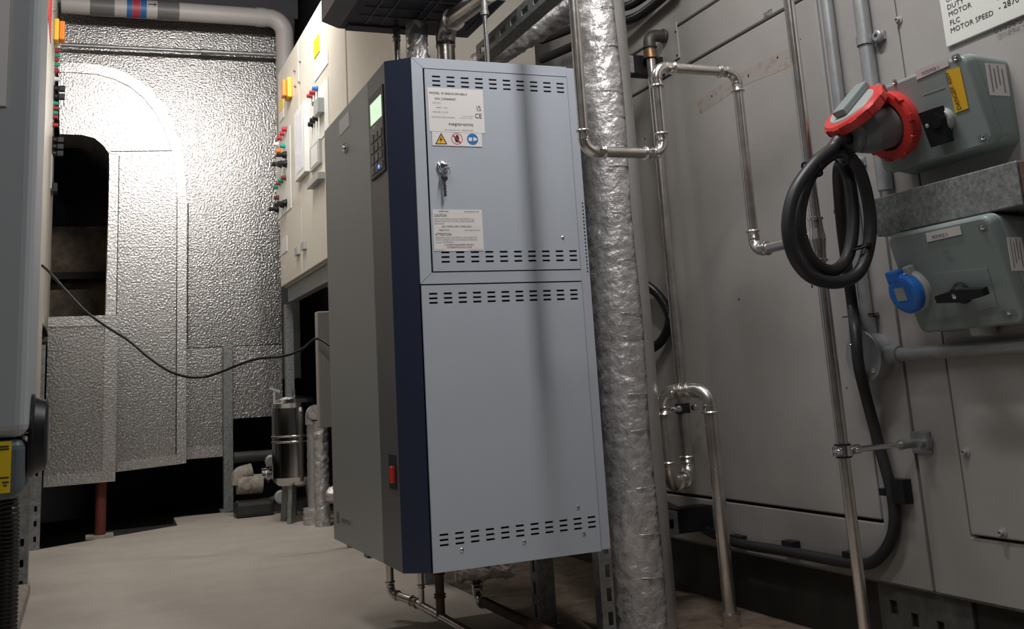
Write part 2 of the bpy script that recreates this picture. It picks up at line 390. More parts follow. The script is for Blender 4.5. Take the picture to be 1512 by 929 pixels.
ld = vent_door('lower_panel', x0 + .001, x1 - .0015, z0, zlt - .001, slots(633, 434, 841, 427, 11, (434, 440.7, 447.4)) + slots(648.6, 790, 867, 762, 11, (789.8, 797.6, 805.2)))
MB().box((xd, FY + .004, zdb), (x1, FY + .013, zdt)).build('door_lining', M_dark, hum)
MB().box((x0 + .002, FY + .004, z0), (x1, FY + .013, zlt)).build('panel_lining', M_dark, hum)
def screw(c, n, r=.0042, parent=None):
    return MB().lathe(c, n, [(0, r), (.0012, r), (.0022, r * .6), (.0014, r * .45), (.0014, 0)], 14).build('screw', M_chrome, parent)
for u, v in ((682, 812), (774, 800), (862, 788), (853, 749)): screw(P(u, v, 'y', FY - .0015), -Y_, .0042, ld)
screw(P(831, 351, 'y', FY - .0015), -Y_, .0036, ud)
# lock with keys on the upper door
lk = MB().lathe(P(653, 247, 'y', FY - .0015), -Y_, [(0, .0135), (.004, .0135), (.006, .0115), (.009, .0105), (.010, .0085), (.0085, .006), (.0085, 0)], 28).build('lock', M_chrome, ud)
kc = P(653, 246, 'y', FY - .012)
MB().box(kc + Vector((-.002, -.022, -.0065)), kc + Vector((.014, .004, -.0052)), .0005).ring(kc + Vector((.004, -.012, -.013)), (.3, .4, .2), .0085, .0008, 20, 6).build('key', M_chrome, ud)
kk = P(656, 263, 'y', FY - .014)
m = MB(); m.lathe(kk + Vector((0, .001, 0)), -Y_, [(0, .0075), (.0018, .0075), (.0018, 0)], 16)
m.box(kk + Vector((-.0026, -.0008, -.040)), kk + Vector((.0026, .0008, -.004)), .0004)
for k in range(4): m.box(kk + Vector((.0020, -.0007, -.037 + k * .006)), kk + Vector((.0040, .0007, -.034 + k * .006)))
m.build('hanging_key', M_chrome, ud)
# labels on the upper door
def label_frame(ua, va, ub, vb, y):
    a, b = P(ua, va, 'y', y), P(ub, vb, 'y', y)
    return Vector((a.x, y, b.z)), b.x - a.x, a.z - b.z
PXM = .00146
O, W_, H_ = label_frame(631, 129, 716, 197, FY - .0018)
rl = flat(O, X_, Z_, W_, H_, .0006).build('rating_label', M_white, ud); rl['label'] = 'white printed rating plate'
def lt(rows, O, y, ink, parent):
    it = []
    for t, u, v, h, wpx in rows:
        q = P(u, v, 'y', y); it.append((t, q.x - O.x, q.z - O.z, h * PXM * 1.15, wpx * PXM))
    return lettering(it, Vector((O.x, y, O.z)), X_, Z_, ink, parent)
yy = FY - .0024
lt([('MODEL: SF SKE4-E10M-400-3', 634, 138.4, 3.0, 58), ('S/N: 21E4040437', 642, 147, 3.0, 33), ('UK', 703, 159.5, 3.4, 7.5), ('CA', 703.5, 164, 3.4, 7.5),
    ('CE', 701, 174.5, 6.6, 11), ('neptronic', 662.3, 185, 4.6, 39)], O, yy, M_ink, rl)
lt([('OPTION:', 638.5, 152.6, 1.9, 13), ('AMP : 14.5', 644, 159.5, 1.9, 17), ('POWER: 7.5 kW', 639, 166, 1.9, 24), ('VOLTAGE: 400/3/50-60Hz', 637, 173.3, 1.9, 36),
    ('MADE IN CANADA', 683, 172, 1.0, 17), ('FABRIQUE AU CANADA', 678, 174.6, 1.0, 22), ('www.neptronic.com - 1-800-361-2308', 656.5, 192.4, 1.9, 44)], O, yy, M_inkg, rl)
def px_poly(pts, y, t=.0005):  # flat print on the door plane
    return MB().prism([P(u, v, 'y', y) for u, v in pts], (0, t, 0))
def outline(rl_, ua, va, ub, vb, th, y, m=None):
    m = m or MB(); a, b = P(ua, va, 'y', y), P(ub, vb, 'y', y)
    for lo, hi in (((a.x, b.z), (b.x, b.z + th)), ((a.x, a.z - th), (b.x, a.z)), ((a.x, b.z), (a.x + th, a.z)), ((b.x - th, b.z), (b.x, a.z))):
        m.box((lo[0], y, lo[1]), (hi[0], y + .0004, hi[1]))
    return m
lg = outline(None, 650, 178, 659, 188.5, .0009, yy); a = P(650, 178, 'y', yy)
for k in range(3): lg.box((a.x + .002, yy, a.z - .004 - k * .0035), (a.x + .011, yy + .0004, a.z - .0032 - k * .0035))
o = lg.build('logo', M_inkg, rl); o['kind'] = 'stuff'
O, W_, H_ = label_frame(637.5, 194.5, 712, 217, FY - .0024)
wl = flat(O, X_, Z_, W_, H_, .0006).build('hazard_label', M_white, ud); wl['label'] = 'white strip of three safety pictograms'
y2, y3, y4 = FY - .0032, FY - .0037, FY - .0042
def disc(u, v, r, y, material, nm, r2=0):
    c = P(u, v, 'y', y)
    if r2: 
        m = MB(); n = 32; vs = [];
        for k in range(n):
            a = 2 * math.pi * k / n
            for q in (r, r2): vs.append((c.x + q * math.cos(a), y, c.z + q * math.sin(a)))
        m.add(vs, [[2 * k, 2 * k + 1, 2 * ((k + 1) % n) + 1, 2 * ((k + 1) % n)] for k in range(n)])
        return m.build(nm, material, wl)
    return MB().cyl(c, c + Vector((0, .0004, 0)), r, 32).build(nm, material, wl)
px_poly([(642.5, 213), (651.3, 196), (660.7, 213.2)], y2).build('triangle_border', M_ink, wl)
px_poly([(644.8, 211.8), (651.3, 199), (658.4, 212)], y3).build('triangle', M_yel, wl)
px_poly([(652, 200.8), (648.8, 206.6), (651.2, 206.4), (650.2, 211), (653.6, 204.9), (651.4, 205.2)], y4).build('lightning_bolt', M_ink, wl)
disc(674.8, 205, .0128, y2, M_red, 'prohibition_ring', .0112)
px_poly([(671, 203), (672.2, 200.8), (673.2, 202.5), (673.6, 199), (674.9, 199.2), (675.2, 199.2), (676.4, 199.6), (677.4, 202), (678.2, 204.6), (677, 209.8), (673, 209.6)], y3).build('hand', M_ink, wl)
px_poly([(668.6, 200), (669.5, 199), (681, 210.4), (680, 211.4)], y4).build('prohibition_bar', M_red, wl)
disc(697.8, 205.6, .0128, y2, M_sign, 'mandatory_disc')
px_poly([(692, 203), (697, 203.2), (697, 208.4), (692, 208.2)], y3).build('plug_symbol', M_white, wl)
px_poly([(699, 202.5), (702.2, 203.5), (705, 205.7), (702.2, 208), (699, 208.5)], y3).build('socket_symbol', M_white, wl)
O, W_, H_ = label_frame(638.5, 309.5, 714.5, 370.5, FY - .0018)
cl = flat(O, X_, Z_, W_, H_, .0006).build('caution_label', M_white, ud); cl['label'] = 'white bilingual caution label in small print'
lt([('neptronic', 647, 313, 2.3, 16), ('www.neptronic.com', 685, 313.2, 1.7, 23), ('CAUTION:', 641, 320, 3.4, 19.5), ('neptronic', 648, 340.6, 2.3, 16), ('www.neptronic.com', 686, 340.6, 1.7, 23),
    ('ATTENTION:', 642.5, 348, 3.4, 25), ('USE COPPER SUPPLY WIRES ONLY', 652, 335.6, 2.0, 46), ('UTILISER UNIQUEMENT DES FILS', 657, 362.8, 2.0, 44), ("D'ALIMENTATION EN CUIVRE", 660, 366.4, 2.0, 38)], O, yy, M_ink, cl)
lt([('RISK OF ELECTRICAL SHOCK, DISCONNECT ALL', 641, 324.2, 1.9, 61), ('REMOTE ELECTRIC POWER SUPPLIES BEFORE', 641, 327.6, 1.9, 61), ('SERVICING', 641, 331.2, 1.9, 15),
    ('RISQUE DE CHOC ELECTRIQUE, DECONNECTER', 643, 351.9, 1.9, 63), ("TOUTE ALIMENTATION ELECTRIQUE A DISTANCE", 643, 355.4, 1.9, 63), ("AVANT L'ENTRETIEN", 643, 359, 1.9, 27),
    ('SP180102-1', 642.5, 370, 1.4, 15), ('SCW-600-100186', 693, 369.8, 1.4, 21)], O, yy, M_inkg, cl)
m = MB()
for v in (315.4, 336.6, 342.5, 367.8):
    a, b = P(638.5, v, 'y', yy), P(714.5, v, 'y', yy); m.box((O.x, yy, a.z - .0003), (O.x + W_, yy + .0004, a.z + .0003))
for va, vb in ((310, 314.6), (337.5, 342)): outline(None, 641.5 + (va > 330), va, 645.5 + (va > 330), vb, .0006, yy, m)
o = m.build('ruled_lines', M_inkg, cl); o['kind'] = 'stuff'

# grey side door facing the corridor, keypad strip and navy corner
sdr = MB().box((.589, 2.2435, z0), (.601, 2.715, z1), .0015).build('side_door', M_front, hum)
mk = MB().prism([(.590, 2.2415, z0), (.5885, 2.0925, z0), (.60, 2.0925, z0), (.602, 2.2415, z0)], (0, 0, z1 - z0)).build('keypad_strip', M_dgrey, hum)
MB().prism([(.5875, 2.0915, z0), (.6345, 2.0545, z0), (.640, 2.064, z0), (.602, 2.0915, z0)], (0, 0, z1 - z0)).build('navy_corner_strip', M_navy, hum)
hum.children[-1]['label'] = 'navy corner strip'
XF = .5885
MB().lathe(P(511, 219, 'x', XF), -X_, [(0, .0125), (.004, .0125), (.006, .010), (.009, .009), (.009, .005), (.007, .005), (.007, 0)], 24).build('lock', M_chrome, sdr)
o = P(504, 770, 'x', XF); lettering([('neptronic', .0, 0, .014, .105)], Vector((XF, o.y, o.z)), -Y_, Z_, M_dgrey, sdr)
m = MB(); q = P(499, 764, 'x', XF); 
for k in range(3): m.box((XF - .0006, q.y - .009, q.z - .012 + k * .008), (XF, q.y + .009, q.z - .008 + k * .008))
m.box((XF - .0006, q.y - .011, q.z - .014), (XF, q.y - .009, q.z + .014)).box((XF - .0006, q.y + .009, q.z - .014), (XF, q.y + .011, q.z + .014))
o = m.build('logo', M_dgrey, sdr); o['kind'] = 'stuff'
a, b = P(500.5, 170, 'x', XF), P(515.5, 168, 'x', XF)
MB().box((XF - .0006, b.y, b.z - .030), (XF, a.y, b.z + .008)).build('paper_label', M_white, sdr)
# keypad (screen, keys)
XK = .5885
def kq(u, v, d=0): return P(u, v, 'x', XK - d)
a, b = kq(550, 140), kq(571, 255)
ya, yb, zt_, zb_ = 2.226, 2.106, kq(559, 131.5).z, kq(562, 258).z
kp = MB().box((XK - .003, yb, zb_), (XK + .004, ya, zt_), .0012).build('keypad', M_black, mk)
H = zt_ - zb_
MB().box((XK - .0036, yb + .012, zt_ - H * .36), (XK - .0028, ya - .014, zt_ - .02)).build('screen', M_screen, kp)
MB().box((XK - .0034, yb + .006, zb_ + .004), (XK - .0029, ya - .006, zb_ + H * .62)).build('keypad_membrane', M_btn, kp)
for i in range(3):
    for j in range(4):
        y = yb + .014 + i * .034; z = zb_ + .008 + j * H * .125
        MB().box((XK - .0056, y, z), (XK - .003, y + .024, z + H * .095), .001).build('key_button', M_dgrey if (i + j) % 2 else M_btn, kp)
q = kq(563, 243, .006); MB().lathe((XK - .0055, 2.146, q.z), -X_, [(0, .005), (.001, .004), (.0015, 0)], 12).build('indicator', M_led, kp)
lettering([('SKE', .0, 0, .009)], Vector((XK - .0035, 2.19, zb_ + H * .565)), -Y_, Z_, M_white, kp)
rc = MB().box((XK - .0006, 2.112, kq(580, 722).z), (XK + .001, 2.17, kq(580, 672).z)).build('switch_recess', M_dark, mk)
MB().box((XK - .010, 2.118, kq(583, 713).z), (XK - .0006, 2.136, kq(583, 688).z), .003).build('rocker_switch', M_red, rc)
# feet under the cabinet: slotted support struts
fr = thing('support_frame', 'galvanised slotted strut legs standing under the right end of the humidifier cabinet', 'support frame', (1.0, 2.35, 0))
def strut_leg(x, y, zt, w_=.042, side='x'):
    h = [(.014, .02 + k * .05, .026, .048 + k * .05) for k in range(int(zt / .05))]
    m = holed((x, y + w_, 0), -Y_, Z_, -X_, w_, zt, h, .003) if side == 'x' else holed((x, y, 0), X_, Z_, -Y_, w_, zt, h, .003)
    m.box((x + .003, y, 0), (x + w_, y + .003, zt)) if side == 'x' else m.box((x, y + .003, 0), (x + .003, y + w_, zt)).box((x + w_ - .003, y + .003, 0), (x + w_, y + w_, zt))
    if side == 'x': m.box((x + .003, y + w_ - .003, 0), (x + w_, y + w_, zt))
    m.box((x - .01, y - .01, 0), (x + w_ + .01, y + w_ + .01, .005))
    return m
q = P(800, 838, 'y', 2.36); strut_leg(q.x - .012, 2.36, .203).build('leg', M_galvd, fr)
q = P(899, 815, 'y', 2.2); strut_leg(q.x - .027, 2.2, .26, .032, 'y').build('leg', M_galv, fr)
MB().box((.65, 2.62, .16), (1.0, 2.66, .2005)).build('cross_member', M_galvd, fr)

# pipework under the cabinet
def steel_run(root, pts, r, bend, material=None, fit=None, rings=True, soc=.016, n=9):
    """pipes between pressed elbows; each pipe and each elbow is a part"""
    pts = [Vector(q) for q in pts]; material = material or M_ss; fit = fit or M_sse; cuts = []
    for i in range(1, len(pts) - 1):
        a, b, c = pts[i - 1:i + 2]; d1, d2 = (a - b).normalized(), (c - b).normalized(); ang = d1.angle(d2); t = bend / math.tan(ang / 2)
        p1, p2 = b + d1 * t, b + d2 * t; cuts.append((p1, p2))
        path = [p1 + d1 * soc] + fillet([p1, b, p2], bend, n, .9999) + [p2 + d2 * soc]
        m = MB(); m.tube(path, r * 1.10, 18)
        if rings:
            for p, d in ((p1, d1), (p2, d2)):
                m.lathe(p + d * (soc - .0035), d, [(0, r * 1.05), (.0005, r * 1.32), (.0025, r * 1.40), (.0045, r * 1.32), (.0052, r * 1.05)], 20)
                m.lathe(p - d * .001, d, [(0, r * 1.05), (.0004, r * 1.18), (.003, r * 1.18), (.0034, r * 1.05)], 18)
        m.build('elbow', fit, root)
    e = [pts[0]] + [q for c in cuts for q in c] + [pts[-1]]
    for k in range(0, len(e), 2):
        if (e[k + 1] - e[k]).length > .004: MB().tube([e[k], e[k + 1]], r, 18).build('pipe', material, root)
def collar(root, c, d, r, L=.012, material=None, name='collar'):
    c, d = Vector(c), Vector(d).normalized()
    return MB().lathe(c - d * L / 2, d, [(0, r * 1.02), (.0005, r * 1.3), (L * .3, r * 1.34), (L * .4, r * 1.14), (L * .6, r * 1.14), (L * .7, r * 1.34), (L - .0005, r * 1.3), (L, r * 1.02)], 20).build(name, material or M_sse, root)
q1, q2 = P(604, 884, 'z', .045), P(679, 929, 'z', .045)
dr = thing('drain_pipework', 'thin steel drain pipes running along the floor under the humidifier, leftmost run', 'pipe', (q1.x, q1.y, 0))
xd_ = q1.x
steel_run(dr, [(P(582, 850, 'y', 2.66).x, 2.70, .203), (P(582, 850, 'y', 2.66).x, 2.70, .06), (xd_, 2.62, .045), (xd_, 1.6, .045), (xd_, 1.6, .0)], .0095, .02, soc=.01)
for u, v, r, mm in ((617, 868, .0075, M_ss), (645, 880, .0105, M_rust)):
    y = P(u + 6, v + 30, 'x', xd_).y
    y = min(max(y, 2.15), 2.6); MB().tube([(xd_, y, .203), (xd_, y, .045)], r, 14).build('riser_pipe', mm, dr)
    for z in (.175, .14, .09): collar(dr, (xd_, y, z), Z_, r, .010, mm)
q1 = P(712, 888, 'z', .05); dr2 = thing('drain_pipework', 'thicker dull drain pipe and elbow on the floor under the front of the humidifier', 'pipe', (q1.x, q1.y, 0))
steel_run(dr2, [(q1.x, q1.y + .03, .203), (q1.x, q1.y + .03, .05), (q1.x, 1.62, .05), (q1.x, 1.62, 0)], .0115, .025, soc=.012, material=M_rust)
collar(dr2, (q1.x, q1.y + .03, .16), Z_, .013, .02, M_chrome)
def crumple(path, r, amp, step, seg=40, seed=1):
    p = resample(path, step); random.seed(seed); n = len(p)
    R = [[random.gauss(0, amp) for k in range(seg)] for i in range(n)]
    def nf(i, k): 
        return (R[i][k] + R[i][(k + 1) % seg] * .6 + R[max(i - 1, 0)][k] * .5) * (0 if i in (0, n - 1) else 1)
    m = MB(); m.tube(p, r, seg, True, None, nf); return m
a, b = P(672, 850, 'y', 2.33), P(760, 842, 'y', 2.30)
m = crumple([Vector((a.x, 2.33, .165)), Vector((b.x, 2.30, .165))], .033, .0026, .006, 36, 3)
o = m.build('foil_wrapped_trap', M_foil); tag(o, 'crumpled foil wrapped pipe tucked under the humidifier cabinet', 'pipe')
q = P(722, 880, 'y', 2.42)
# ================================================================ ABOVE THE HUMIDIFIER
TZ, TY, TX = 1.5, 2.576, .602
tr = thing('overhead_tray', 'dark slate overhead steel tray with ribbed underside above the humidifier', 'tray', (.8, 2.43, TZ))
cz = P(475, 32, 'y', TY)
TX2 = .985
MB().prism([(TX, TY, TZ), (cz.x, TY, cz.z), (cz.x, TY, TZ + .2), (TX2, TY, TZ + .2), (TX2, TY, TZ + .06), (TX2 - .02, TY, TZ)], (0, -.29, 0)).build('tray_body', M_traye, tr)
MB().box((TX + .004, 2.295, TZ - .001), (TX2 - .03, TY - .004, TZ + .001)).build('underside_sheet', M_tray, tr)
for x in (.66, .70, .78, .80, .88, .94): MB().box((x, 2.295, TZ - .004), (x + .003, TY - .06, TZ - .001)).build('rib', M_traye, tr)
for y in (2.33, 2.40, 2.46): MB().box((TX + .03, y, TZ - .0035), (TX2 - .06, y + .003, TZ - .001)).build('rib', M_traye, tr)
for x in (.62,): MB().box((x, TY - .045, TZ - .006), (x + .2, TY - .004, TZ - .001)).build('edge_bar', M_tray, tr)
# slotted channel beside the tray
sx_ = .995; a, b = P(722, 62, 'x', sx_), P(792, 0, 'x', sx_)
hs = [(.03 + k * .075, .014, .072 + k * .075, .030) for k in range(8)]
m = holed((sx_, a.y + .1, a.z - .024), -Y_, Z_, -X_, .75, .044, hs, .003); m.box((sx_, a.y - .65, a.z + .02), (sx_ + .04, a.y + .1, a.z + .0225)); m.box((sx_ + .003, a.y - .65, a.z - .024), (sx_ + .04, a.y + .1, a.z - .021))
tag(m.build('slotted_channel', M_galvd), 'slotted strut channel running above the diagonal foil pipe', 'strut')
# pipes rising from the cabinet top
q = P(617, 70, 'y', 2.45); m = crumple([Vector((q.x, 2.45, z1 + .0005)), Vector((q.x, 2.45, 1.49))], .024, .003, .007, 30, 5)
tag(m.build('flexible_duct', M_foil), 'short crumpled foil duct between cabinet top and overhead tray, beside the grey elbow', 'duct')
q = P(586, 70, 'y', 2.5); t = thing('riser_pipe', 'thin pale riser pipe with collars at the left end of the cabinet top', 'pipe', (q.x, 2.5, z1))
MB().tube([(q.x, 2.5, z1), (q.x, 2.5, 1.495)], .0085, 16).build('pipe', M_sspol, t)
for z in (1.32, 1.455): collar(t, (q.x, 2.5, z), Z_, .0085, .014)
xe = P(658, 70, 'y', 2.42).x; t = thing('steam_pipe', 'fat brushed steel steam pipe elbow leaving the cabinet top towards the viewer', 'pipe', (xe, 2.42, z1))
e1 = Vector((xe, 2.42, P(660, 38, 'y', 2.42).z)); e2 = P(716, -6, 'y', 2.16)
e2 = e1 + (e2 - e1) * 1.12
steel_run(t, [(xe, 2.42, z1), e1, e2], .0235, .045, M_ss, M_ss, False, .012)
collar(t, (xe, 2.42, 1.33), Z_, .0235, .012, M_ss); d = (e2 - e1).normalized(); collar(t, e1 + d * .06, d, .0235, .01, M_ss)
t = thing('threaded_rod', 'vertical threaded hanger rod with coupling nut above cabinet top', 'rod', (P(718, 60, 'y', 2.09).x, 2.09, z1))
xx = t.location.x
MB().tube([(xx, 2.09, z1 + .006), (xx, 2.09, 3.299)], .0052, 12).build('rod', M_chrome, t)
MB().lathe((xx, 2.09, z1), Z_, [(0, .016), (.003, .016), (.003, .009), (.010, .009), (.010, .005)], 6).build('foot_nut', M_chrome, t)
zz = P(717, 20, 'y', 2.09).z; MB().lathe((xx, 2.09, zz - .004), Z_, [(0, .010), (.009, .010), (.009, .008), (.034, .008), (.034, .005)], 6).build('coupling_nut', M_galv, t)
a, b = P(733, 80, 'y', 2.66), P(850, 8, 'y', 2.48)
m = crumple([a - (b - a) * .25, a, b, b + (b - a) * .15], .035, .0016, .007, 36, 8); tag(m.build('diagonal_foil_pipe', M_foil), 'foil insulated pipe slanting up behind the cabinet top to the right', 'pipe')
a = P(672, 82, 'y', 2.55); MB().box((a.x, 2.55, z1), (a.x + .05, 2.6, 1.36), .003).build('terminal_housing', M_gpipe, hum)
# ================================================================ PIPES ON THE RIGHT
# tall foil-lagged riser standing right of the cabinet
lp = thing('lagged_riser', 'thick vertical foil insulated pipe standing right of the humidifier cabinet', 'pipe', (1.172, 2.2, 0))
crumple([Vector((1.172, 2.2, .001)), Vector((1.172, 2.2, 1.75))], .0655, .0011, .008, 56, 11).build('foil_sleeve', M_foil, lp)
m = MB(); n = 60; A0, A1 = math.radians(-76), math.radians(8)      # smooth overlapping strip of foil tape
for i in range(n):
    z = .004 + 1.74 * i / (n - 1)
    for k in range(9):
        a = A0 + (A1 - A0) * k / 8 + .05 * math.sin(i * .35) * (k == 0); r = .0705 if k in (0, 8) else .072
        m.v.append(Vector((1.172 + r * math.cos(a), 2.2 + r * math.sin(a), z)))
for i in range(n - 1):
    for k in range(8): m.f.append([i * 9 + k, i * 9 + k + 1, (i + 1) * 9 + k + 1, (i + 1) * 9 + k]); m.s.append(True)
m.build('foil_tape', M_foils, lp)
random.seed(4); z = .12
while z < 1.7:
    zz = z; tl_ = random.uniform(-.02, .02); q = []
    for k in range(9):
        a = math.radians(-118 + random.uniform(0, 4) + k * 7.2); q.append((1.172 + .0688 * math.cos(a), 2.2 + .0688 * math.sin(a), zz + tl_ * k / 9 * .3))
    MB().tube(q, .0011, 5).build('foil_crease', M_foilr, lp)
    z += random.uniform(.045, .13)

# stainless pressed pipework: offset loop and the plumb pipe with the tee
XB, YB = P(1245, 665, 'y', P(1365, 657, 'x', WX).y).x, P(1365, 657, 'x', WX).y
YD = P(1115, 368, 'x', XB).y; dq = lambda u, v: P(u, v, 'y', YD)
RP = .0104
sp = thing('stainless_pipework', 'stainless pipe in front of the lagged riser, looping over and teeing into a plumb pipe', 'pipe', (XB, YB, 0))
xa, xr_ = dq(858, 150).x, dq(973, 155).x; zb, zt = dq(920, 225.5).z, dq(1025, 102.5).z; zl = dq(1120, 371).z
steel_run(sp, [(xa, YD, 1.75), (xa, YD, zb), (xr_, YD, zb), (xr_, YD, zt), (XB, YD, zt), (XB, YD, zl), (XB, YB + .012, zl)], RP, .024, soc=.018)
MB().tube([(XB, YB, 0), (XB, YB, 1.75)], RP, 20).build('pipe', M_ss, sp)
tz = P(1208, 354, 'y', YB).z
MB().lathe((XB, YB, tz - .042), Z_, [(0, RP * 1.02), (.001, RP * 1.4), (.005, RP * 1.4), (.006, RP * 1.15), (.022, RP * 1.22), (.042, RP * 1.5), (.062, RP * 1.22), (.078, RP * 1.15), (.079, RP * 1.4), (.083, RP * 1.4), (.084, RP * 1.02)], 22).build('tee', M_sse, sp)
MB().tube([(XB, YB, zl), (XB, YB + .04, zl)], RP * 1.14, 18).build('tee_branch', M_sse, sp)
# stand-off clamp that holds the plumb pipe
sc_ = thing('pipe_clamp', 'bright zinc stand-off clamp holding the plumb stainless pipe below the blue socket', 'clamp', (WX - .1, YB, P(1300, 660, 'y', YB).z))
zc = sc_.location.z
MB().lathe((XB, YB, zc - .012), Z_, [(0, .0108), (0, .0145), (.024, .0145), (.024, .0108)], 20).build('rubber_liner', M_black, sc_)
MB().lathe((XB, YB, zc - .009), Z_, [(0, .0146), (0, .017), (.018, .017), (.018, .0146)], 20).build('clamp_band', M_chrome, sc_)
for s in (-1, 1):
    MB().obox((XB - .003 + s * .023, YB - .004, zc - .008), (.006, 0, 0), (0, .008, 0), (0, 0, .016), .001).build('clamp_lug', M_chrome, sc_)
    MB().lathe((XB + s * .02, YB - .004, zc), (0, -1, 0), [(0, .006), (.012, .006), (.014, .004)], 6).build('clamp_bolt', M_chrome, sc_)
MB().tube([(XB + .017, YB, zc), (WX - .035, YB, zc)], .0052, 12).build('rod', M_chrome, sc_)
MB().lathe((XB + .022, YB, zc), X_, [(0, .009), (.014, .009)], 6).build('nut', M_chrome, sc_)
MB().lathe((WX - .058, YB, zc), X_, [(0, .010), (.006, .010), (.007, .0085), (.045, .0085)], 6).build('nut', M_galv, sc_)
MB().obox((WX - .004, YB - .02, zc - .02), (.0035, 0, 0), (0, .05, 0), (0, 0, .04), .001).lathe((WX - .004, YB - .012, zc), -X_, [(0, .014), (.01, .013), (.01, .007), (.02, .007)], 20).build('wall_plate', M_galv, sc_)
MB().lathe((WX - .0045, YB - .002, zc - .006), -X_, [(0, .006), (.004, .006), (.006, .003)], 6).build('wall_bolt', M_brass, sc_)

# drain pipe from the casing with its swan-neck trap
YV = 2.31; xv = P(985, 350, 'y', YV).x
tp = thing('trap_pipework', 'stainless drain pipe with swan neck trap loop running down to the floor beside lagged riser', 'pipe', (1.36, 2.2, 0))
eu = P(984, 650, 'y', 2.2); cu = P(1064, 760, 'y', 2.1)
zU, zT, zV = P(1006, 712, 'y', 2.24).z, P(1012, 577, 'y', 2.15).z, P(961, 84, 'y', YV).z
zD = P(1010, 610, 'y', YV).z
MB().tube([(xv, YV, zV), (xv, YV, zD)], .0122, 18).build('pipe', M_ss, tp)
steel_run(tp, [(xv, YV, zD), (xv, YV, zU), (eu.x, 2.2, zU), (eu.x, 2.2, zT), (cu.x, 2.1, zT), (cu.x, 2.1, .0)], .0152, .036, soc=.016)
MB().lathe((cu.x, 2.1, .0), Z_, [(0, .0205), (.022, .0205), (.026, .023), (.03, .023), (.031, .0155)], 22).build('floor_socket', M_ss, tp)
MB().lathe((xv, YV, zV - .006), Z_, [(0, .014), (.001, .022), (.008, .022), (.009, .019), (.024, .019), (.025, .015)], 6).build('union_nut', M_brass, tp)
MB().tube(fillet([(xv, YV, zV + .018), (xv, YV, zV + .06), (WX - .003, YV, zV + .062)], .026), .0165, 18).ring((xv, YV, zV + .026), Z_, .0165, .0035).ring((WX - .012, YV, zV + .062), X_, .0165, .0035).build('iron_elbow', M_iron, tp)
zc2 = P(1008, 603, 'y', YV).z
rc2 = thing('rod_clamp', 'small dark clamp on a rod gripping the drain pipe inside trap loop', 'clamp', (xv, YV, zc2))
MB().lathe((xv, YV, zc2 - .012), Z_, [(0, .0125), (0, .0185), (.024, .0185), (.024, .0125)], 20).build('clamp_band', M_black, rc2)
for s in (-1, 1): MB().lathe((xv + s * .024, YV - .012, zc2), (0, -1, 0), [(0, .008), (.012, .008), (.014, .004)], 8).build('clamp_bolt', M_chrome, rc2)
MB().tube([(xv - .018, YV, zc2), (xv - .11, YV, zc2)], .0048, 10).build('rod', M_chrome, rc2)
# wall struts behind the lagged riser
def slot_strut(ua, va, ub, vb, y, label):
    a, b = P(ua, va, 'y', y), P(ub, vb, 'y', y); W_, H_ = b.x - a.x + .06, a.z - b.z
    t = thing('wall_strut', label, 'strut', ((a.x + b.x) / 2, y, b.z))
    h = [(W_ - .049, H_ * .3, W_ - .012, H_ * .68)]
    holed((b.x - W_, y, b.z), X_, Z_, -Y_, W_, H_, h, .003).box((b.x - W_, y + .003, b.z), (b.x, y + .042, b.z + .003)).box((b.x - W_, y + .003, a.z - .003), (b.x, y + .042, a.z)).box((b.x - W_, y + .038, b.z + .003), (b.x, y + .042, a.z - .003)).build('channel', M_galv, t)
    MB().box((b.x + .001, y + .004, b.z + .001), (WX - .002, y + .05, a.z + .004)).build('end_block', M_black, t)
slot_strut(903, 80, 937, 107, 2.33, 'short slotted galvanised strut beside the lagged riser near the top')
slot_strut(974, 758, 1003, 790, 2.3, 'short slotted galvanised strut near the floor behind lagged riser')
# corrugated hoses
tag(hose(spline([P(u, v, 'x', x) for u, v, x in ((905, 395, 1.33), (940, 412, 1.40), (972, 436, 1.42), (988, 470, 1.423), (976, 504, 1.42), (950, 518, 1.40), (915, 512, 1.34))]), .0125).build('corrugated_hose', M_hose), 'black corrugated hose looping out from behind the lagged riser at mid height', 'hose')
tag(hose(spline([P(u, v, 'x', x) for u, v, x in ((800, 60, 1.36), (850, 40, 1.36), (899, 14, 1.38), (930, 8, 1.40), (962, -12, 1.41))]), .0125).build('corrugated_hose', M_hose), 'upper of two black corrugated hoses beside the lagged riser top', 'hose')
tag(hose(spline([P(u, v, 'x', x) for u, v, x in ((800, 88, 1.36), (850, 66, 1.36), (900, 38, 1.38), (945, 22, 1.41), (1000, -22, 1.415))]), .0135).build('corrugated_hose', M_hose), 'lower of two black corrugated hoses beside the lagged riser top', 'hose')

# ================================================================ CONDUIT, SOCKETS AND CABLE ON THE RIGHT
XC = WX - .0145
c1 = P(1238, 140, 'x', XC).y; c2 = P(1279, 80, 'x', XC - .003).y
bz = P(1276, 527, 'x', WX - .045); by = bz.y
cn = thing('steel_conduit', 'grey steel conduit dropping to a round junction box with a branch to the right', 'conduit', (XC, c1, .5))
MB().tube([(XC, c1, 1.8), (XC, c1, bz.z + .05)], .0125, 18).build('conduit_tube', M_cond, cn)
bxb = MB().lathe((WX - .001, c1, bz.z), -X_, [(0, .046), (.028, .046), (.032, .050), (.0365, .050), (.038, .048)], 32)
bxb.tube([(XC, c1, bz.z + .03), (XC, c1, bz.z + .075)], .0165, 16).tube([(XC, c1 - .03, bz.z), (XC, c1 - .078, bz.z)], .0165, 16)
jb = bxb.build('junction_box', M_cond, cn)
for a in (.8, 3.94): screw((WX - .039, c1 + .038 * math.cos(a), bz.z + .038 * math.sin(a)), -X_, .004, jb)
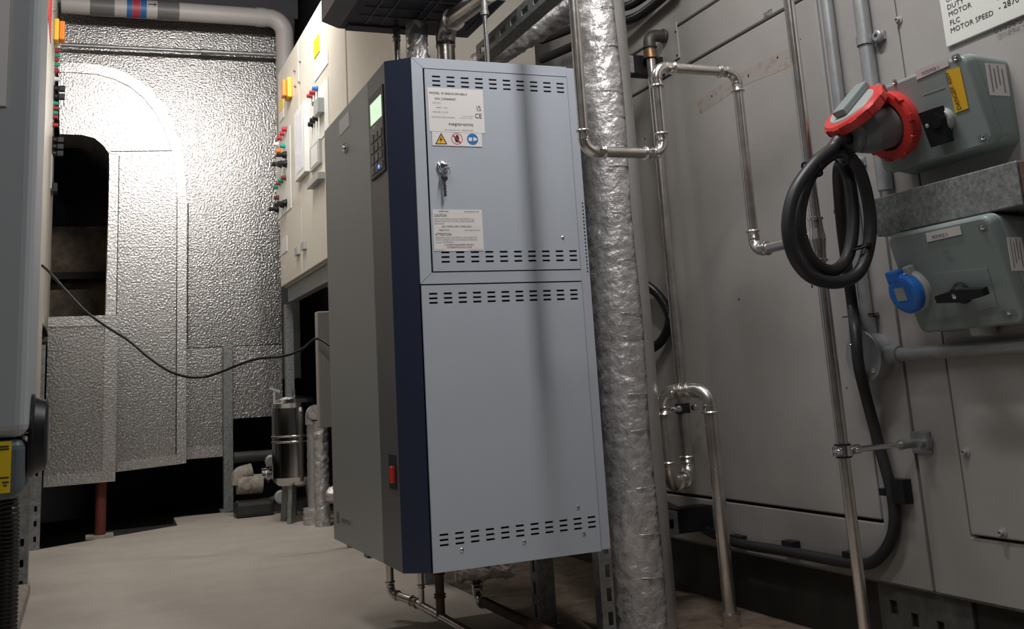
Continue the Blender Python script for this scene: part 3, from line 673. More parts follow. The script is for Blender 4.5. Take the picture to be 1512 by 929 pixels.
MB().tube([(XC, c1 - .07, bz.z), (XC, .9, bz.z)], .0125, 18).build('conduit_tube', M_cond, cn)
def saddle(y, z, r, root, lug=-1):
    n = 14; m = MB()
    q = [(XC - r * 1.08 * math.cos(t) if 0 else XC - r * 1.12 * math.sin(t), y + r * 1.12 * math.cos(t)) for t in [math.pi * k / n for k in range(n + 1)]]
    for (a, b) in zip(q, q[1:]): m.obox((a[0], a[1], z - .009), (b[0] - a[0], b[1] - a[1], 0), (-.0018, 0, 0), (0, 0, .018))
    m.obox((WX - .006, y + lug * (r * 1.1 + .026), z - .009), (.0055, 0, 0), (0, .028, 0), (0, 0, .018), .001)
    s = m.build('saddle', M_cond, root)
    MB().lathe((WX - .006, y + lug * (r * 1.1 + .014), z), -X_, [(0, .012), (.008, .012), (.010, .009), (.010, .005), (.006, .005), (.006, 0)], 20).build('saddle_screw', M_cond, s)
saddle(c1, P(1262, 240, 'x', XC).z, .0125, cn)
cn2 = thing('steel_conduit', 'shorter grey steel conduit with a saddle clip dropping behind the red plug lid', 'conduit', (XC, c2, .86))
MB().tube([(XC, c2, 1.8), (XC, c2, .875)], .0150, 18).build('conduit_tube', M_cond, cn2)
saddle(c2, P(1288, 56, 'x', XC).z, .0150, cn2)
# galvanised trunking between the socket boxes
a, b = P(1287, 292, 'x', 1.36), P(1500, 238, 'x', 1.36); zl_, zh_ = .779, .8505
tk = thing('galvanised_trunking', 'mottled galvanised box trunking fixed between the red and blue socket boxes', 'trunking', (1.4, 1.35, zl_))
MB().box((1.36, b.y, zl_), (WX - .001, a.y, zh_), .002).build('trunking_body', M_galvd, tk)
MB().box((1.364, b.y - .02, zl_ + .004), (WX - .001, b.y - .001, zh_ - .004)).build('end_coupler', M_rust, tk)

def plane_hit(u, v, p, n): d = ray(u, v); return CAMLOC + d * ((p - CAMLOC).dot(n) / d.dot(n))
class Face:                                    # tilted front of a socket box: right vector towards the camera, up vector leaning
    def __init__(s, tr_, br_, yr):
        t, b = P(*tr_, 'y', yr), P(*br_, 'y', yr); s.u = (t - b).normalized(); s.r = -Y_; s.n = s.r.cross(s.u); s.o = b
    def at(s, u, v, d=0): return plane_hit(u, v, s.o + s.n * d, s.n)
    def ab(s, u, v, d=0): q = s.at(u, v, d) - s.o; return q.dot(s.r), q.dot(s.u)
    def pt(s, a, b, d=0): return s.o + s.r * a + s.u * b + s.n * d
def rrect(a0, b0, a1, b1, r, n=5):
    out = []
    for cx, cy, st in ((a1 - r, b1 - r, 0), (a0 + r, b1 - r, 90), (a0 + r, b0 + r, 180), (a1 - r, b0 + r, 270)):
        for k in range(n + 1): t = math.radians(st + 90 * k / n); out.append((cx + r * math.cos(t), cy + r * math.sin(t)))
    return out
def socket_box(root, f, a0, b0, a1, b1, split):
    R = rrect(a0, b0, a1, b1, .016); N = len(R)
    def back(q, grow=0): p = f.pt(*q); return Vector((WX - .0005, p.y, p.z))
    def ringed(levels, name, cap0, cap1, material):
        m = MB(); vs = [q for L in levels for q in L]; m.add(vs, [[i * N + k, i * N + (k + 1) % N, (i + 1) * N + (k + 1) % N, (i + 1) * N + k] for i in range(len(levels) - 1) for k in range(N)], True)
        if cap1: m.add(levels[-1], [list(range(N))])
        if cap0: m.add(levels[0], [list(range(N))[::-1]])
        return m.build(name, material, root)
    ctr = ((a0 + a1) / 2, (b0 + b1) / 2)
    sh = lambda q, d: (ctr[0] + (q[0] - ctr[0]) * (1 - d / (a1 - a0) * 2), ctr[1] + (q[1] - ctr[1]) * (1 - d / (b1 - b0) * 2))
    L0 = [back(q) for q in R]; L1 = [f.pt(*q, -split) for q in R]
    ringed([L0, [a.lerp(b, .02) for a, b in zip(L0, L1)], L1, [f.pt(*sh(q, .002), -split) for q in R]], 'back_box', True, True, M_box)
    ringed([[f.pt(*q, -split + .0012) for q in R], [f.pt(*q, -.006) for q in R], [f.pt(*sh(q, .0015), -.0018) for q in R], [f.pt(*sh(q, .005), 0) for q in R]], 'cover', True, True, M_box)
    return root.children[-1]
def quad_label(f, corners, material, name, root, d=.0012, t=.0008):
    return MB().prism([f.at(u, v, d) for u, v in corners], f.n * -t).build(name, material, root)
f1 = Face((1425, 79), (1468, 200), 1.235)
b1 = thing('interlocked_socket', 'grey green socket box with red industrial socket, raised red lid and black handle', 'socket', (1.40, 1.34, .9))
a1, b1t = f1.ab(1424, 79); a0 = f1.ab(1300, 240)[0]
cov1 = socket_box(b1, f1, a0, f1.ab(1468, 212)[1], a1, b1t, .022)
quad_label(f1, ((1351, 104), (1398.7, 86.8), (1401, 97), (1353.5, 118)), M_pink, 'circuit_label', b1)
la, lb = f1.ab(1363, 111); lettering([('MCP3/MCB 11', 0, 0, .0062, .040)], f1.pt(la, lb, .0012), f1.r, f1.u, M_ink, b1.children[-1])
quad_label(f1, ((1397, 104), (1416.8, 98.7), (1430, 159.8), (1410.6, 167)), M_yel, 'danger_label', b1)
la, lb = f1.ab(1421, 161); dl = f1.ab(1407, 103)[1] - lb
lettering([('DANGER 400V', 0, 0, .0098, dl)], f1.pt(la, lb, .0012), f1.u, -f1.r, M_ink, b1.children[-1])
def corner_screw(f, u, v, root, w_=.018, h=.013):
    a, b = f.ab(u, v); o = MB().prism([f.pt(*q, .0004) for q in rrect(a - w_ / 2, b - h / 2, a + w_ / 2, b + h / 2, .004)], f.n * -.0008).build('screw_recess', M_plug, root)
    screw(f.pt(a, b, .0005), f.n, .0042, o)
corner_screw(f1, 1412, 86, cov1); corner_screw(f1, 1452, 203, cov1, .024, .011); corner_screw(f1, 1321, 121, cov1, .010, .010)
# isolator handle
a, b = f1.ab(1397, 176)
h = MB().lathe(f1.pt(a, b, 0), f1.n, [(0, .020), (.006, .0195), (.010, .016)], 28).build('handle_collar', M_lid, b1)
hq = [f1.ab(u, v, .018) for u, v in ((1358, 167), (1386, 157.5), (1402, 210), (1377, 217.5))]
MB().prism([f1.pt(*q, .006) for q in hq], f1.n * .016).lathe(f1.pt(*f1.ab(1383, 178, .02), .004), f1.n, [(0, .013), (.02, .013)], 20).build('isolator_handle', M_black, b1)
q = f1.ab(1369, 186, .022); MB().lathe(f1.pt(*q, .0215), f1.n, [(0, .004), (.001, .004), (.0015, .002)], 12).build('padlock_hole', M_lid, b1.children[-1])
m = MB()
for (ua, va, ub, vb) in ((1363, 141, 1395, 130),): m.obox(f1.at(ua, va, .0006), f1.at(ub, vb, .0006) - f1.at(ua, va, .0006), f1.u * .0012, f1.n * -.001)
m.build('embossed_line', M_lid, cov1)
# red socket, plug and lid
sa, sb = f1.ab(1322, 182)
rs = MB().lathe(f1.pt(sa, sb, -.004), f1.n, [(0, .060), (.016, .060), (.022, .0635), (.030, .0635), (.032, .058), (.032, .046), (.014, .043), (.014, .03)], 40)
for k in range(10):
    t = 2 * math.pi * k / 10; e = f1.r * math.cos(t) + f1.u * math.sin(t); g2 = f1.n.cross(e)
    rs.obox(f1.pt(sa, sb, .018) + e * .0605 - g2 * .007, e * .0055, g2 * .014, f1.n * .011, .001)
red = rs.build('red_socket', M_red, b1)
th = math.radians(62); hd = f1.n * math.sin(th) - f1.u * math.cos(th); on = f1.n * math.cos(th) + f1.u * math.sin(th)
hp = f1.pt(sa, sb + .066, .026); lc = hp + hd * .060
lid = MB().lathe(lc - on * .006, on, [(0, .052), (0, .062), (.016, .062), (.020, .058), (.020, .001)], 40)
for k in range(10):
    t = 2 * math.pi * (k + .5) / 10; e = f1.r * math.cos(t) + hd * math.sin(t); g2 = on.cross(e)
    lid.obox(lc + e * .0595 - g2 * .008 - on * .004, e * .0045, g2 * .016, on * .014, .001)
lid = lid.build('red_lid', M_red, b1)
MB().lathe(lc + on * .0142, on, [(0, .047), (.002, .045)], 32).build('lid_disc', M_lid, lid)
MB().obox(lc + on * .016 - f1.r * .015 - hd * .052, f1.r * .030, hd * .085, on * .014, .003).build('lid_grip', M_box, lid)
MB().obox(hp - f1.r * .024 - on * .004 - hd * .006, f1.r * .048, hd * .022, on * .014, .003).tube([hp - f1.r * .028, hp + f1.r * .028], .006, 14).build('lid_hinge', M_plug, lid)
# power lead: plug, coiled cable and its run along the casing
pc = f1.pt(sa, sb, .012); pe = P(1247, 204, 'y', pc.y + .004); ax = (pe - pc).normalized(); PL = (pe - pc).length
pw = thing('power_lead', 'thick black power lead with grey plug, coiled twice and clipped along casing', 'cable', tuple(P(1225, 420, 'y', 1.45)))
pg = MB().lathe(pc, ax, [(0, .040), (PL * .55, .040), (PL * .6, .0385), (PL * .74, .034), (PL * .78, .030)], 36)
for k in range(7):
    for sgn_ in (-1,):
        t = math.radians(60 + k * 8); e1 = ax.orthogonal(); e1 = (Z_ - ax * ax.dot(Z_)).normalized(); e2 = ax.cross(e1); dd = e1 * math.sin(t) + e2 * math.cos(t)
        pg.obox(pc + dd * .0395 + ax * PL * .2, ax * PL * .22, ax.cross(dd) * .0016, dd * .0018)
plug = pg.build('plug', M_plug, pw)
MB().lathe(pc + ax * PL * .76, ax, [(0, .028), (0, .031), (PL * .14, .031), (PL * .17, .026), (PL * .17, .015), (PL * .1, .013)], 8).build('gland_nut', M_plug, plug)
CY = 1.45
cp = [pc + ax * PL * .85, pe + ax * .012]
cp += [P(u, v, 'y', y) for u, v, y in ((1228, 220, CY - .01), (1204, 240, CY - .015), (1174, 282, CY - .015), (1163, 332, CY - .012), (1172, 378, CY - .01), (1198, 409, CY - .006), (1236, 417, CY), (1268, 402, CY), (1283, 362, CY - .002), (1284, 312, CY - .006), (1270, 254, CY - .01), (1246, 226, CY - .005), (1220, 234, CY + .008), (1194, 266, CY + .008), (1181, 312, CY + .006), (1184, 354, CY + .006), (1202, 388, CY + .01), (1230, 400, CY + .014), (1252, 378, CY + .018), (1260, 325, CY + .02), (1254, 268, CY + .022), (1243, 243, CY + .03), (1238, 262, CY + .06), (1244, 340, 1.57))]
cp += [P(u, v, 'x', x) for u, v, x in ((1257, 440, 1.42), (1263, 490, 1.385), (1268, 540, 1.38), (1280, 590, 1.41), (1296, 650, 1.423), (1318, 735, 1.425), (1318, 790, 1.425), (1292, 828, 1.425), (1255, 831, 1.425), (1160, 814, 1.42), (1090, 802, 1.42), (1045, 784, 1.42), (1010, 760, 1.40), (975, 742, 1.38))]
MB().tube(spline(cp, 9), .0112, 14).build('cable', M_rub, pw)
def tie(u, v, y, ax_, R=.021):
    c = P(u, v, 'y', y); o = MB().ring(c, ax_, R, .0022, 24, 6); o.obox(c + Vector((-.004, -R - .006, -.003)), (.008, 0, 0), (0, .006, 0), (0, 0, .007)); return o.build('cable_tie', M_black, pw)
tie(1199, 250, CY - .004, (.62, 0, .78), .0185); tie(1242, 228, CY, (1, 0, .35), .020); tie(1270, 365, CY + .01, (-.3, 0, 1), .021)
tie(1238, 216, CY - .003, (1, 0, .6), .0125)
for (ua, va, ub, vb) in ((1249, 462, 1292, 469), (1237, 306, 1250, 316), (1318, 708, 1338, 742), (1304, 721, 1311, 731), (1250, 815, 1259, 829), (1160, 800, 1175, 811), (1082, 792, 1097, 802)):
    a, b = P(ua, vb, 'x', WX - .012), P(ub, va, 'x', WX - .012); MB().box((WX - .022, min(a.y, b.y), min(a.z, b.z)), (WX - .001, max(a.y, b.y), max(a.z, b.z)), .001).build('cable_clip', M_black, pw)

f2 = Face((1462, 322), (1512, 456), 1.235)
b2 = thing('interlocked_socket', 'grey green wall socket box with a round blue flap and black rotary handle', 'socket', (1.40, 1.36, .6))
c_tl, c_bl, c_tr = f2.ab(1313, 349), f2.ab(1351, 488), f2.ab(1455, 318)
cov2 = socket_box(b2, f2, min(c_tl[0], c_bl[0]) * .5 + max(c_tl[0], c_bl[0]) * .5, f2.ab(1440, 486)[1], f2.ab(1461, 324)[0], c_tr[1] * .5 + c_tl[1] * .5, .02)
quad_label(f2, ((1367, 344.5), (1417, 333.5), (1420, 346), (1369, 357.7)), M_white, 'circuit_label', b2)
la, lb = f2.ab(1378, 353); lettering([('MCP3/MCB 12', 0, 0, .0062, .036)], f2.pt(la, lb, .0012), f2.r, f2.u, M_ink, b2.children[-1])
corner_screw(f2, 1451, 336, cov2); corner_screw(f2, 1490, 462, cov2, .030, .012)
la, lb = f2.ab(1396, 386); lettering([('400V~', 0, .012, .006), ('IP67', .004, 0, .007)], f2.pt(la, lb, .0), f2.r, f2.u, M_box, cov2, 'embossed_text')
# recessed field around the handle
q = [f2.ab(u, v) for u, v in ((1376, 404), (1458, 396), (1474, 452), (1366, 476))]
MB().prism([f2.pt(*e, .0009) for e in q], f2.n * -.0008).build('handle_field', M_plug if False else M_box, cov2)
a, b = f2.ab(1352, 428); cr = .030
MB().lathe(f2.pt(a, b, -.002), f2.n, [(0, .0375), (.010, .037), (.014, .034)], 32).build('socket_ring', M_lid, b2)
fl = MB().lathe(f2.pt(a - .004, b, .012), f2.n, [(0, .036), (.012, .036), (.0165, .032), (.018, .026), (.018, .001)], 36).obox(f2.pt(a - .030, b + .020, .010), f2.r * .030, f2.u * .024, f2.n * .020, .004).build('blue_flap', M_blue, b2)
MB().obox(f2.pt(a - .018, b - .010, .0302), f2.r * .023, f2.u * .023, f2.n * .0008).build('flap_label', M_lid, fl)
hg = MB().obox(f2.pt(a + .002, b + .024, -.001), f2.r * .014, f2.u * .022, f2.n * .018, .003).build('flap_hinge', M_lid, b2); screw(f2.pt(a + .009, b + .036, .017), f2.n, .004, hg)
a, b = f2.ab(1422, 432)
MB().lathe(f2.pt(a, b, 0), f2.n, [(0, .019), (.005, .0185), (.008, .015), (.02, .012)], 28).build('handle_collar', M_black, b2)
L, R_ = f2.ab(1386, 441, .018), f2.ab(1456, 430, .018); d = Vector((R_[0] - L[0], R_[1] - L[1])); mid = ((L[0] + R_[0]) / 2, (L[1] + R_[1]) / 2); nn = Vector((-d.y, d.x)).normalized()
pts = [(L[0] + nn.x * .006, L[1] + nn.y * .006), (mid[0] + nn.x * .011, mid[1] + nn.y * .011), (R_[0] + nn.x * .006, R_[1] + nn.y * .006), (R_[0] - nn.x * .006, R_[1] - nn.y * .006), (mid[0] - nn.x * .011, mid[1] - nn.y * .011), (L[0] - nn.x * .006, L[1] - nn.y * .006)]
hh = MB().prism([f2.pt(*q, .012) for q in pts], f2.n * .014).build('rotary_handle', M_black, b2)
q = f2.ab(1409, 438, .026); screw(f2.pt(*q, .026), f2.n, .0045, hh)
for f, bx_, (ua, va, ub, vb) in ((f1, b1, (1463, 95, 1485, 140)), (f2, b2, (1496, 350, 1510, 400))):
    a, b = P(ua, vb, 'y', 1.2345), P(ub, va, 'y', 1.2345)
    yy_ = 1.2345 if f is f1 else 1.2345
    t_, b_2 = (f.ab(1424, 79) if f is f1 else f.ab(1461, 324))
    yface = f.pt(t_, 0).y
    MB().box((a.x, yface - .0008, a.z), (b.x, yface, b.z)).build('side_label', M_white, bx_)
    m = MB(); lab = bx_.children[-1]
    for k in range(4):
        xq = a.x + (b.x - a.x) * (.15 + .2 * k); zt2 = a.z + (b.z - a.z) * (.95 - .1 * (k % 2)); zb3 = a.z + (b.z - a.z) * (.1 + .12 * (k % 3))
        m.box((xq, yface - .0013, zb3), (xq + (b.x - a.x) * .06, yface - .0008, zt2))
    o = m.build('small_print', M_inkg, lab); o['kind'] = 'stuff'
gq = P(1452, 490, 'x', 1.41); MB().lathe((1.41, gq.y, P(1452, 487, 'x', 1.41).z + .004), -Z_, [(0, .022), (.012, .021), (.014, .016)], 20).build('blanking_gland', M_lid, b2)
# ================================================================ FAR END: FOIL-FACED CASING
YA, YBk, YC = 5.2, 5.6, 5.9
fc = thing('foil_faced_casing', 'embossed foil faced insulated casing with an arched opening at the far end', 'duct casing', (.4, 5.7, .24))
def pz(u, v, y): q = P(u, v, 'y', y); return Vector((q.x, y, q.z))
outer = [(86, 92), (115, 93), (145, 95.5), (172, 102), (198, 114), (220, 131), (240, 155), (255, 182), (266, 214), (272, 250), (275, 290)]
# main field with the arch cut out
fx1 = P(413, 300, 'y', YC).x; ztop = 2.78; zj = P(330, 512, 'y', YC).z
ar = [pz(u - 8, v + 8, YC) for u, v in outer]
poly = [Vector((fx1, YC, ztop)), Vector((-.35, YC, ztop)), Vector((-.35, YC, ar[0].z))] + ar + [Vector((ar[-1].x, YC, zj + .002)), Vector((fx1, YC, zj + .002))]
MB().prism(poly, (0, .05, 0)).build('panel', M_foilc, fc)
xp0, xp1 = P(328, 600, 'y', YC).x, P(342, 600, 'y', YC).x
MB().box((ar[-1].x, YC, P(300, 674, 'y', YC).z), (xp0 + .03, YC + .05, zj - .002)).build('panel', M_foilb, fc)
MB().box((xp0 + .032, YC + .004, P(380, 616, 'y', YC).z), (fx1, YC + .05, zj - .002)).build('panel', M_foilb, fc)
MB().box((ar[-1].x, YC - .008, P(300, 673.5, 'y', YC).z - .01), (xp0, YC - .0005, P(300, 661, 'y', YC).z)).build('edge_strip', M_foilr, fc)
MB().box((fx1, YC - .01, P(410, 560, 'y', YC).z), (fx1 + .10, YC + .05, ztop)).build('return_panel', M_wall, fc)
# arched front
op = [(88, 198), (121, 199), (139.5, 204), (152.5, 214.5), (161, 227), (161.5, 260), (155.5, 466), (150, 700)]
poly = [pz(u, v, YBk) for u, v in outer] + [pz(275, 684, YBk), pz(150, 700, YBk)] + [pz(u, v, YBk) for u, v in op[::-1][1:]]
MB().prism(poly, (0, YC - YBk - .001, 0)).build('arched_panel', M_foilb, fc)
inn = [(86, 106), (115, 107), (143, 109.5), (168, 116), (191, 127), (211, 143), (229, 165), (243, 190), (253, 219), (259, 252), (262, 291)]
m = MB()
for k in range(len(outer) - 1):
    m.prism([pz(*outer[k], YBk - .010), pz(*outer[k + 1], YBk - .010), pz(*inn[k + 1], YBk - .010), pz(*inn[k], YBk - .010)], (0, .0095, 0))
arim = m.build('arch_rim', M_foilr, fc)
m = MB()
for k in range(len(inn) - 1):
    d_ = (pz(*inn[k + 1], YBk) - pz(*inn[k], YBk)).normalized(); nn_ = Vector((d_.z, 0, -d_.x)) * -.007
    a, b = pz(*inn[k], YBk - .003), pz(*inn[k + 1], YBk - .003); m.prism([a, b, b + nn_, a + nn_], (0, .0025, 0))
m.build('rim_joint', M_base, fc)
def strip(c, y, th=.008, name='edge_strip', material=None): return MB().prism([pz(u, v, y - th) for u, v in c], (0, th - .0005, 0)).build(name, material or M_foilr, fc)
strip(((262, 291), (275, 291), (274.5, 684), (261, 686)), YBk)
strip(((173, 684), (260.5, 672.5), (260.5, 686), (173, 697)), YBk)
strip(((162, 228), (175, 228), (171, 470), (157, 470)), YBk, .006)
for va, vb in ((226, 225), (364.5, 364.5)):
    a, b = pz(163, va, YBk - .001), pz(259, vb, YBk - .001)
    MB().box((a.x, YBk - .0025, a.z - .004), (b.x, YBk - .0002, a.z + .004)).build('tape_joint', M_foilr, fc)
# lower box standing in front of the opening
xl_ = -.15
A = [(173, 467), (173, 708)]
za_, zb2 = P(120, 467, 'y', YA).z, P(120, 715, 'y', YA).z; xr2 = P(172, 590, 'y', YA).x
MB().box((xl_, YA, zb2), (xr2, YBk - .02, za_)).build('lower_box', M_foilb, fc)
for lo, hi in (((xl_, za_ - .045), (xr2, za_)), ((xl_, zb2), (xr2, zb2 + .045)), ((xr2 - .055, zb2 + .0455), (xr2, za_ - .0455))):
    MB().box((lo[0], YA - .008, lo[1]), (hi[0], YA - .0005, hi[1])).build('edge_strip', M_foilr, fc)
def shaded_joint(ua, va, ub, vb, y, w_=.006):  # dark strip drawn in for a joint and its shadowed edge
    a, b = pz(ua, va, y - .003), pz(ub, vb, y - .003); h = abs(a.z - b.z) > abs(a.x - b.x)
    o_ = Vector((w_, 0, 0)) if h else Vector((0, 0, w_)); MB().prism([a, b, b + o_, a + o_], (0, .0025, 0)).build('shaded_joint', M_base, fc)
shaded_joint(261, 292, 259, 671, YBk); shaded_joint(174, 671, 259, 662, YBk) if 0 else None
shaded_joint(175.5, 230, 171.5, 466, YBk, .004); shaded_joint(154.3, 484, 154.3, 702, YA)
shaded_joint(277, 300, 276, 508, YC, .006); shaded_joint(163, 224, 259, 223, YBk, .004)
# duct interior behind the opening
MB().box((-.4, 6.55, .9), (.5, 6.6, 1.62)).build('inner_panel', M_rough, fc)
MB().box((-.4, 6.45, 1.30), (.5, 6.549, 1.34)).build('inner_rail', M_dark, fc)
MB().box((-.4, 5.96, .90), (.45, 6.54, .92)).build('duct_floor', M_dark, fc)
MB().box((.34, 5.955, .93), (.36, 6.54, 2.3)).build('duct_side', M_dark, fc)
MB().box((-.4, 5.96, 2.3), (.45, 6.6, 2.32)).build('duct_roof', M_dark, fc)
# post, red jack leg
t = thing('galvanised_post', 'slim galvanised post standing at the far foil casing left of the steel vessel', 'post', ((xp0 + xp1) / 2, 5.86, 0))
MB().box((xp0, 5.84, 0), (xp1, YC - .012, P(335, 512, 'y', 5.86).z), .003).build('channel', M_galvd, t)
MB().box((xp0 - .02, 5.82, 0), (xp1 + .02, YC - .005, .012)).build('foot_plate', M_galvd, t)
q = P(148, 796, 'z', 0)
t = thing('red_jack_post', 'short dark red pipe leg on a foot plate beneath the foil casing', 'post', (q.x, q.y + .04, 0))
MB().tube([(q.x, q.y + .06, .012), (q.x, q.y + .06, zb2 - .002)], .024, 20).build('tube', M_redd, t)
MB().box((q.x - .06, q.y, -.0), (q.x + .055, q.y + .12, .012)).build('foot_plate', M_kerb, t)
# grey plastic drain pipe with coloured bands and thin conduit under it
YG = 5.68
gz, g1, g2_ = P(300, 19.5, 'y', YG), P(100, 6, 'y', YG), P(420, 28, 'y', YG)
gp = thing('grey_pipe', 'fat grey plastic pipe with blue and red bands crossing above the foil casing', 'pipe', tuple(g2_))
d0 = (g2_ - g1).normalized(); e0 = P(422, 110, 'y', YG)
path = fillet([g1 - d0 * .03, g2_, Vector((g2_.x, YG, e0.z - .5))], .09, 12)
RG = .051
MB().tube(path, RG, 24).build('pipe', M_gpipe, gp)
MB().lathe(g2_ - d0 * .16, d0, [(0, RG), (0, RG + .004), (.05, RG + .004), (.05, RG)], 24).build('socket', M_gpipe, gp)
for ua, ub, mm in ((133, 169, M_tape), (187, 195, M_blued), (195.4, 206.6, M_redd if False else mat('red_tape', (.33, .03, .05), 0, .5)), (207, 216, M_blued), (232, 264, M_tape)):
    def onp(u):
        t = (u - 100) / (420 - 100); q = P(u, 6 + 22 * t, 'y', YG); return g1 + d0 * (q - g1).dot(d0)
    a, b = onp(ua), onp(ub); MB().lathe(a, d0, [(0, RG), (0, RG + .002), ((b - a).length, RG + .002), ((b - a).length, RG)], 24).build('band', mm, gp)
a = onp(217.5); b = onp(231)
arw = MB(); L = (b - a).length; o = a + Vector((0, -RG - .003, .012))
arw.prism([o + Vector((L * .05, 0, -.0025)), o + Vector((L * .7, 0, -.0025)), o + Vector((L * .7, 0, .0025)), o + Vector((L * .05, 0, .0025))], (0, .001, 0)).prism([o + Vector((L * .62, 0, -.011)), o + Vector((L * 1.0, 0, 0)), o + Vector((L * .62, 0, .011)), o + Vector((L * .75, 0, 0))], (0, .001, 0))
arw.build('flow_arrow', M_ink, gp)
a, b = P(90, 66, 'y', 5.80), P(432, 82.5, 'y', 5.80); d1 = (b - a)
t = thing('thin_conduit', 'thin grey conduit running level across the foil casing under the fat pipe', 'conduit', tuple(a.lerp(b, .5)))
MB().tube([a, a.lerp(b, .6)], .0115, 14).build('conduit_tube', M_galv, t); MB().tube([a.lerp(b, .6) - Vector((0, 0, 0)), b], .0135, 14).build('conduit_tube', M_galv, t)
MB().lathe(a.lerp(b, .585), d1, [(0, .012), (0, .0165), (.05, .0165), (.05, .0145)], 16).build('coupler', M_galv, t)
# ceiling beam band above
struct(MB().box((-.6, 5.96, 2.79), (1.15, 6.1, 3.29)).build('trim_1', M_ceil))

# ================================================================ CONTROL PANEL (beige, far right of the corridor)
XM = .9; mq = lambda u, v: P(u, v, 'x', XM)
z0m, z1m = 1.095, 2.205; yfar = mq(412, 250).y
s1, s2 = mq(442.5, 200).y, mq(511.5, 100).y
mc = thing('control_panel', 'tall beige motor control panel with lamps and switches behind the humidifier', 'control panel', (1.12, 4.2, 1.0))
MB().box((XM + .02, 3.0, z0m), (1.36, yfar, z1m), .004).build('panel_body', M_beige, mc)
def pdoor(ya, yb): return MB().box((XM, ya + .003, z0m + .004), (XM + .019, yb - .003, z1m - .004), .003).build('door', M_beige, mc)
d1_, d2_, d3_ = pdoor(s1, yfar), pdoor(s2 + .008, s1), pdoor(3.0, s2 - .008)
MB().box((XM + .03, 3.0, z0m - .075), (XM + .07, yfar - .03, z0m - .001), .002).build('base_rail', M_galvd, mc)
py = mq(424, 500).y
for y in (P(424, 520, 'x', .94).y, 3.1): MB().box((.93, y - .025, 0), (.97, y + .025, z0m - .076), .002).build('leg', M_galvd, mc)
def plate(door, ua, ub, vt, vb_, material, name='instrument_plate', t=.003):
    ya, yb = mq(ua, (vt + vb_) / 2).y, mq(ub, (vt + vb_) / 2).y; um = (ua + ub) / 2
    return MB().box((XM - t, min(ya, yb), mq(um, vb_).z), (XM - .0003, max(ya, yb), mq(um, vt).z), .0008).build(name, material, door)
def knob(door, u, v, r, L, material, name='indicator_lamp', t=.003):
    q = mq(u, v); return MB().lathe((XM - t, q.y, q.z), -X_, [(0, r * 1.25), (L * .2, r * 1.25), (L * .22, r), (L * .9, r * .95), (L, r * .7)], 16).build(name, material, door)
p1 = plate(d1_, 430, 408.5, 198, 318, M_whiteb)
for u, v, mm in ((424, 191, M_lampr), (420.5, 197.5, M_lampr), (416.5, 204.5, M_lampr), (411.5, 213, M_white), (421.5, 215.5, M_green), (415.5, 223, M_orange), (423, 262.5, M_redd), (418.5, 267, M_green), (415, 270.5, M_lampr), (411, 276, M_green), (412.5, 292, M_redd)):
    knob(d1_, u, v, .011, .024, mm)
for u, v in ((423.5, 229), (416.5, 242.5), (424, 242), (420, 302), (412, 309), (424, 300)):
    k = knob(d1_, u, v, .017, .02, M_black, 'selector_switch'); q = mq(u, v); MB().box((XM - .052, q.y - .022, q.z - .007), (XM - .022, q.y + .022, q.z + .007), .003).build('switch_lever', M_black, k)
plate(d1_, 424.5, 415.5, 351, 374, M_white, 'paper_label'); plate(d1_, 419, 412.5, 146, 163, M_yel2, 'warning_label'); plate(d1_, 419.5, 413, 163, 178, M_white, 'paper_label')
def isolator(door, u, v, x, s=-1):
    q = P(u, v, 'x', x); h = MB().box((x + (0 if s > 0 else -.022), q.y - .045, q.z - .05), (x + (.022 if s > 0 else 0), q.y + .045, q.z + .05), .006).build('isolator_plate', M_yplast, door)
    MB().box((x + s * .0225 - (.02 if s < 0 else 0), q.y - .03, q.z - .042), (x + s * .0225 + (.02 if s > 0 else 0), q.y + .03, q.z + .042), .006).build('isolator_handle', M_orange, h)
isolator(d1_, 429, 132, XM - .0003)
for u, v in ((436, 104), (444, 90), (443, 121), (437, 127)): knob(d1_ if u < 442 else d2_, u, v, .007, .01, M_galvd, 'door_lock', .0)
for u, v, dd in ((440.5, 371, d1_), (450, 363, d2_)): plate(dd, u + 3, u - 1.5, v - 6, v + 6, M_lid, 'latch', .014)
p2 = plate(d2_, 486, 460, 128, 208, M_whiteb)
for u, v, mm in ((470, 131, M_blue), (466, 137, M_lampr), (462, 142, M_lampr)): knob(d2_, u, v, .010, .024, mm)
for u, v in ((470, 154), (470, 175), (466, 178), (463, 184)): knob(d2_, u, v, .011, .022, M_black, 'selector_switch')
plate(d2_, 480, 473, 148, 170, M_lid, 'controller', .03)
plate(d2_, 485, 464.5, 86, 108, M_white, 'paper_label'); plate(d2_, 472, 464, 55, 82, M_yel2, 'warning_label')
w1 = plate(d2_, 457, 441.5, 158, 262, M_whiteb, 'window_frame', .022)
ya, yb = mq(456, 210).y + .03, mq(442.5, 210).y - .03
MB().box((XM - .0235, ya, mq(449, 254).z), (XM - .0215, yb, mq(449, 168).z)).build('window_pane', mat('frosted_pane', (.55, .57, .64), 0, .2), w1)
k = plate(d2_, 475.5, 461, 212, 248, M_lid, 'display_frame', .012); ya, yb = mq(473, 230).y + .0, mq(463.5, 230).y
MB().box((XM - .0135, ya, mq(468, 244).z), (XM - .0115, yb, mq(468, 216).z)).build('display', M_white, k)
plate(d2_, 480, 462.5, 262, 272, M_lid, 'document_shelf', .03)

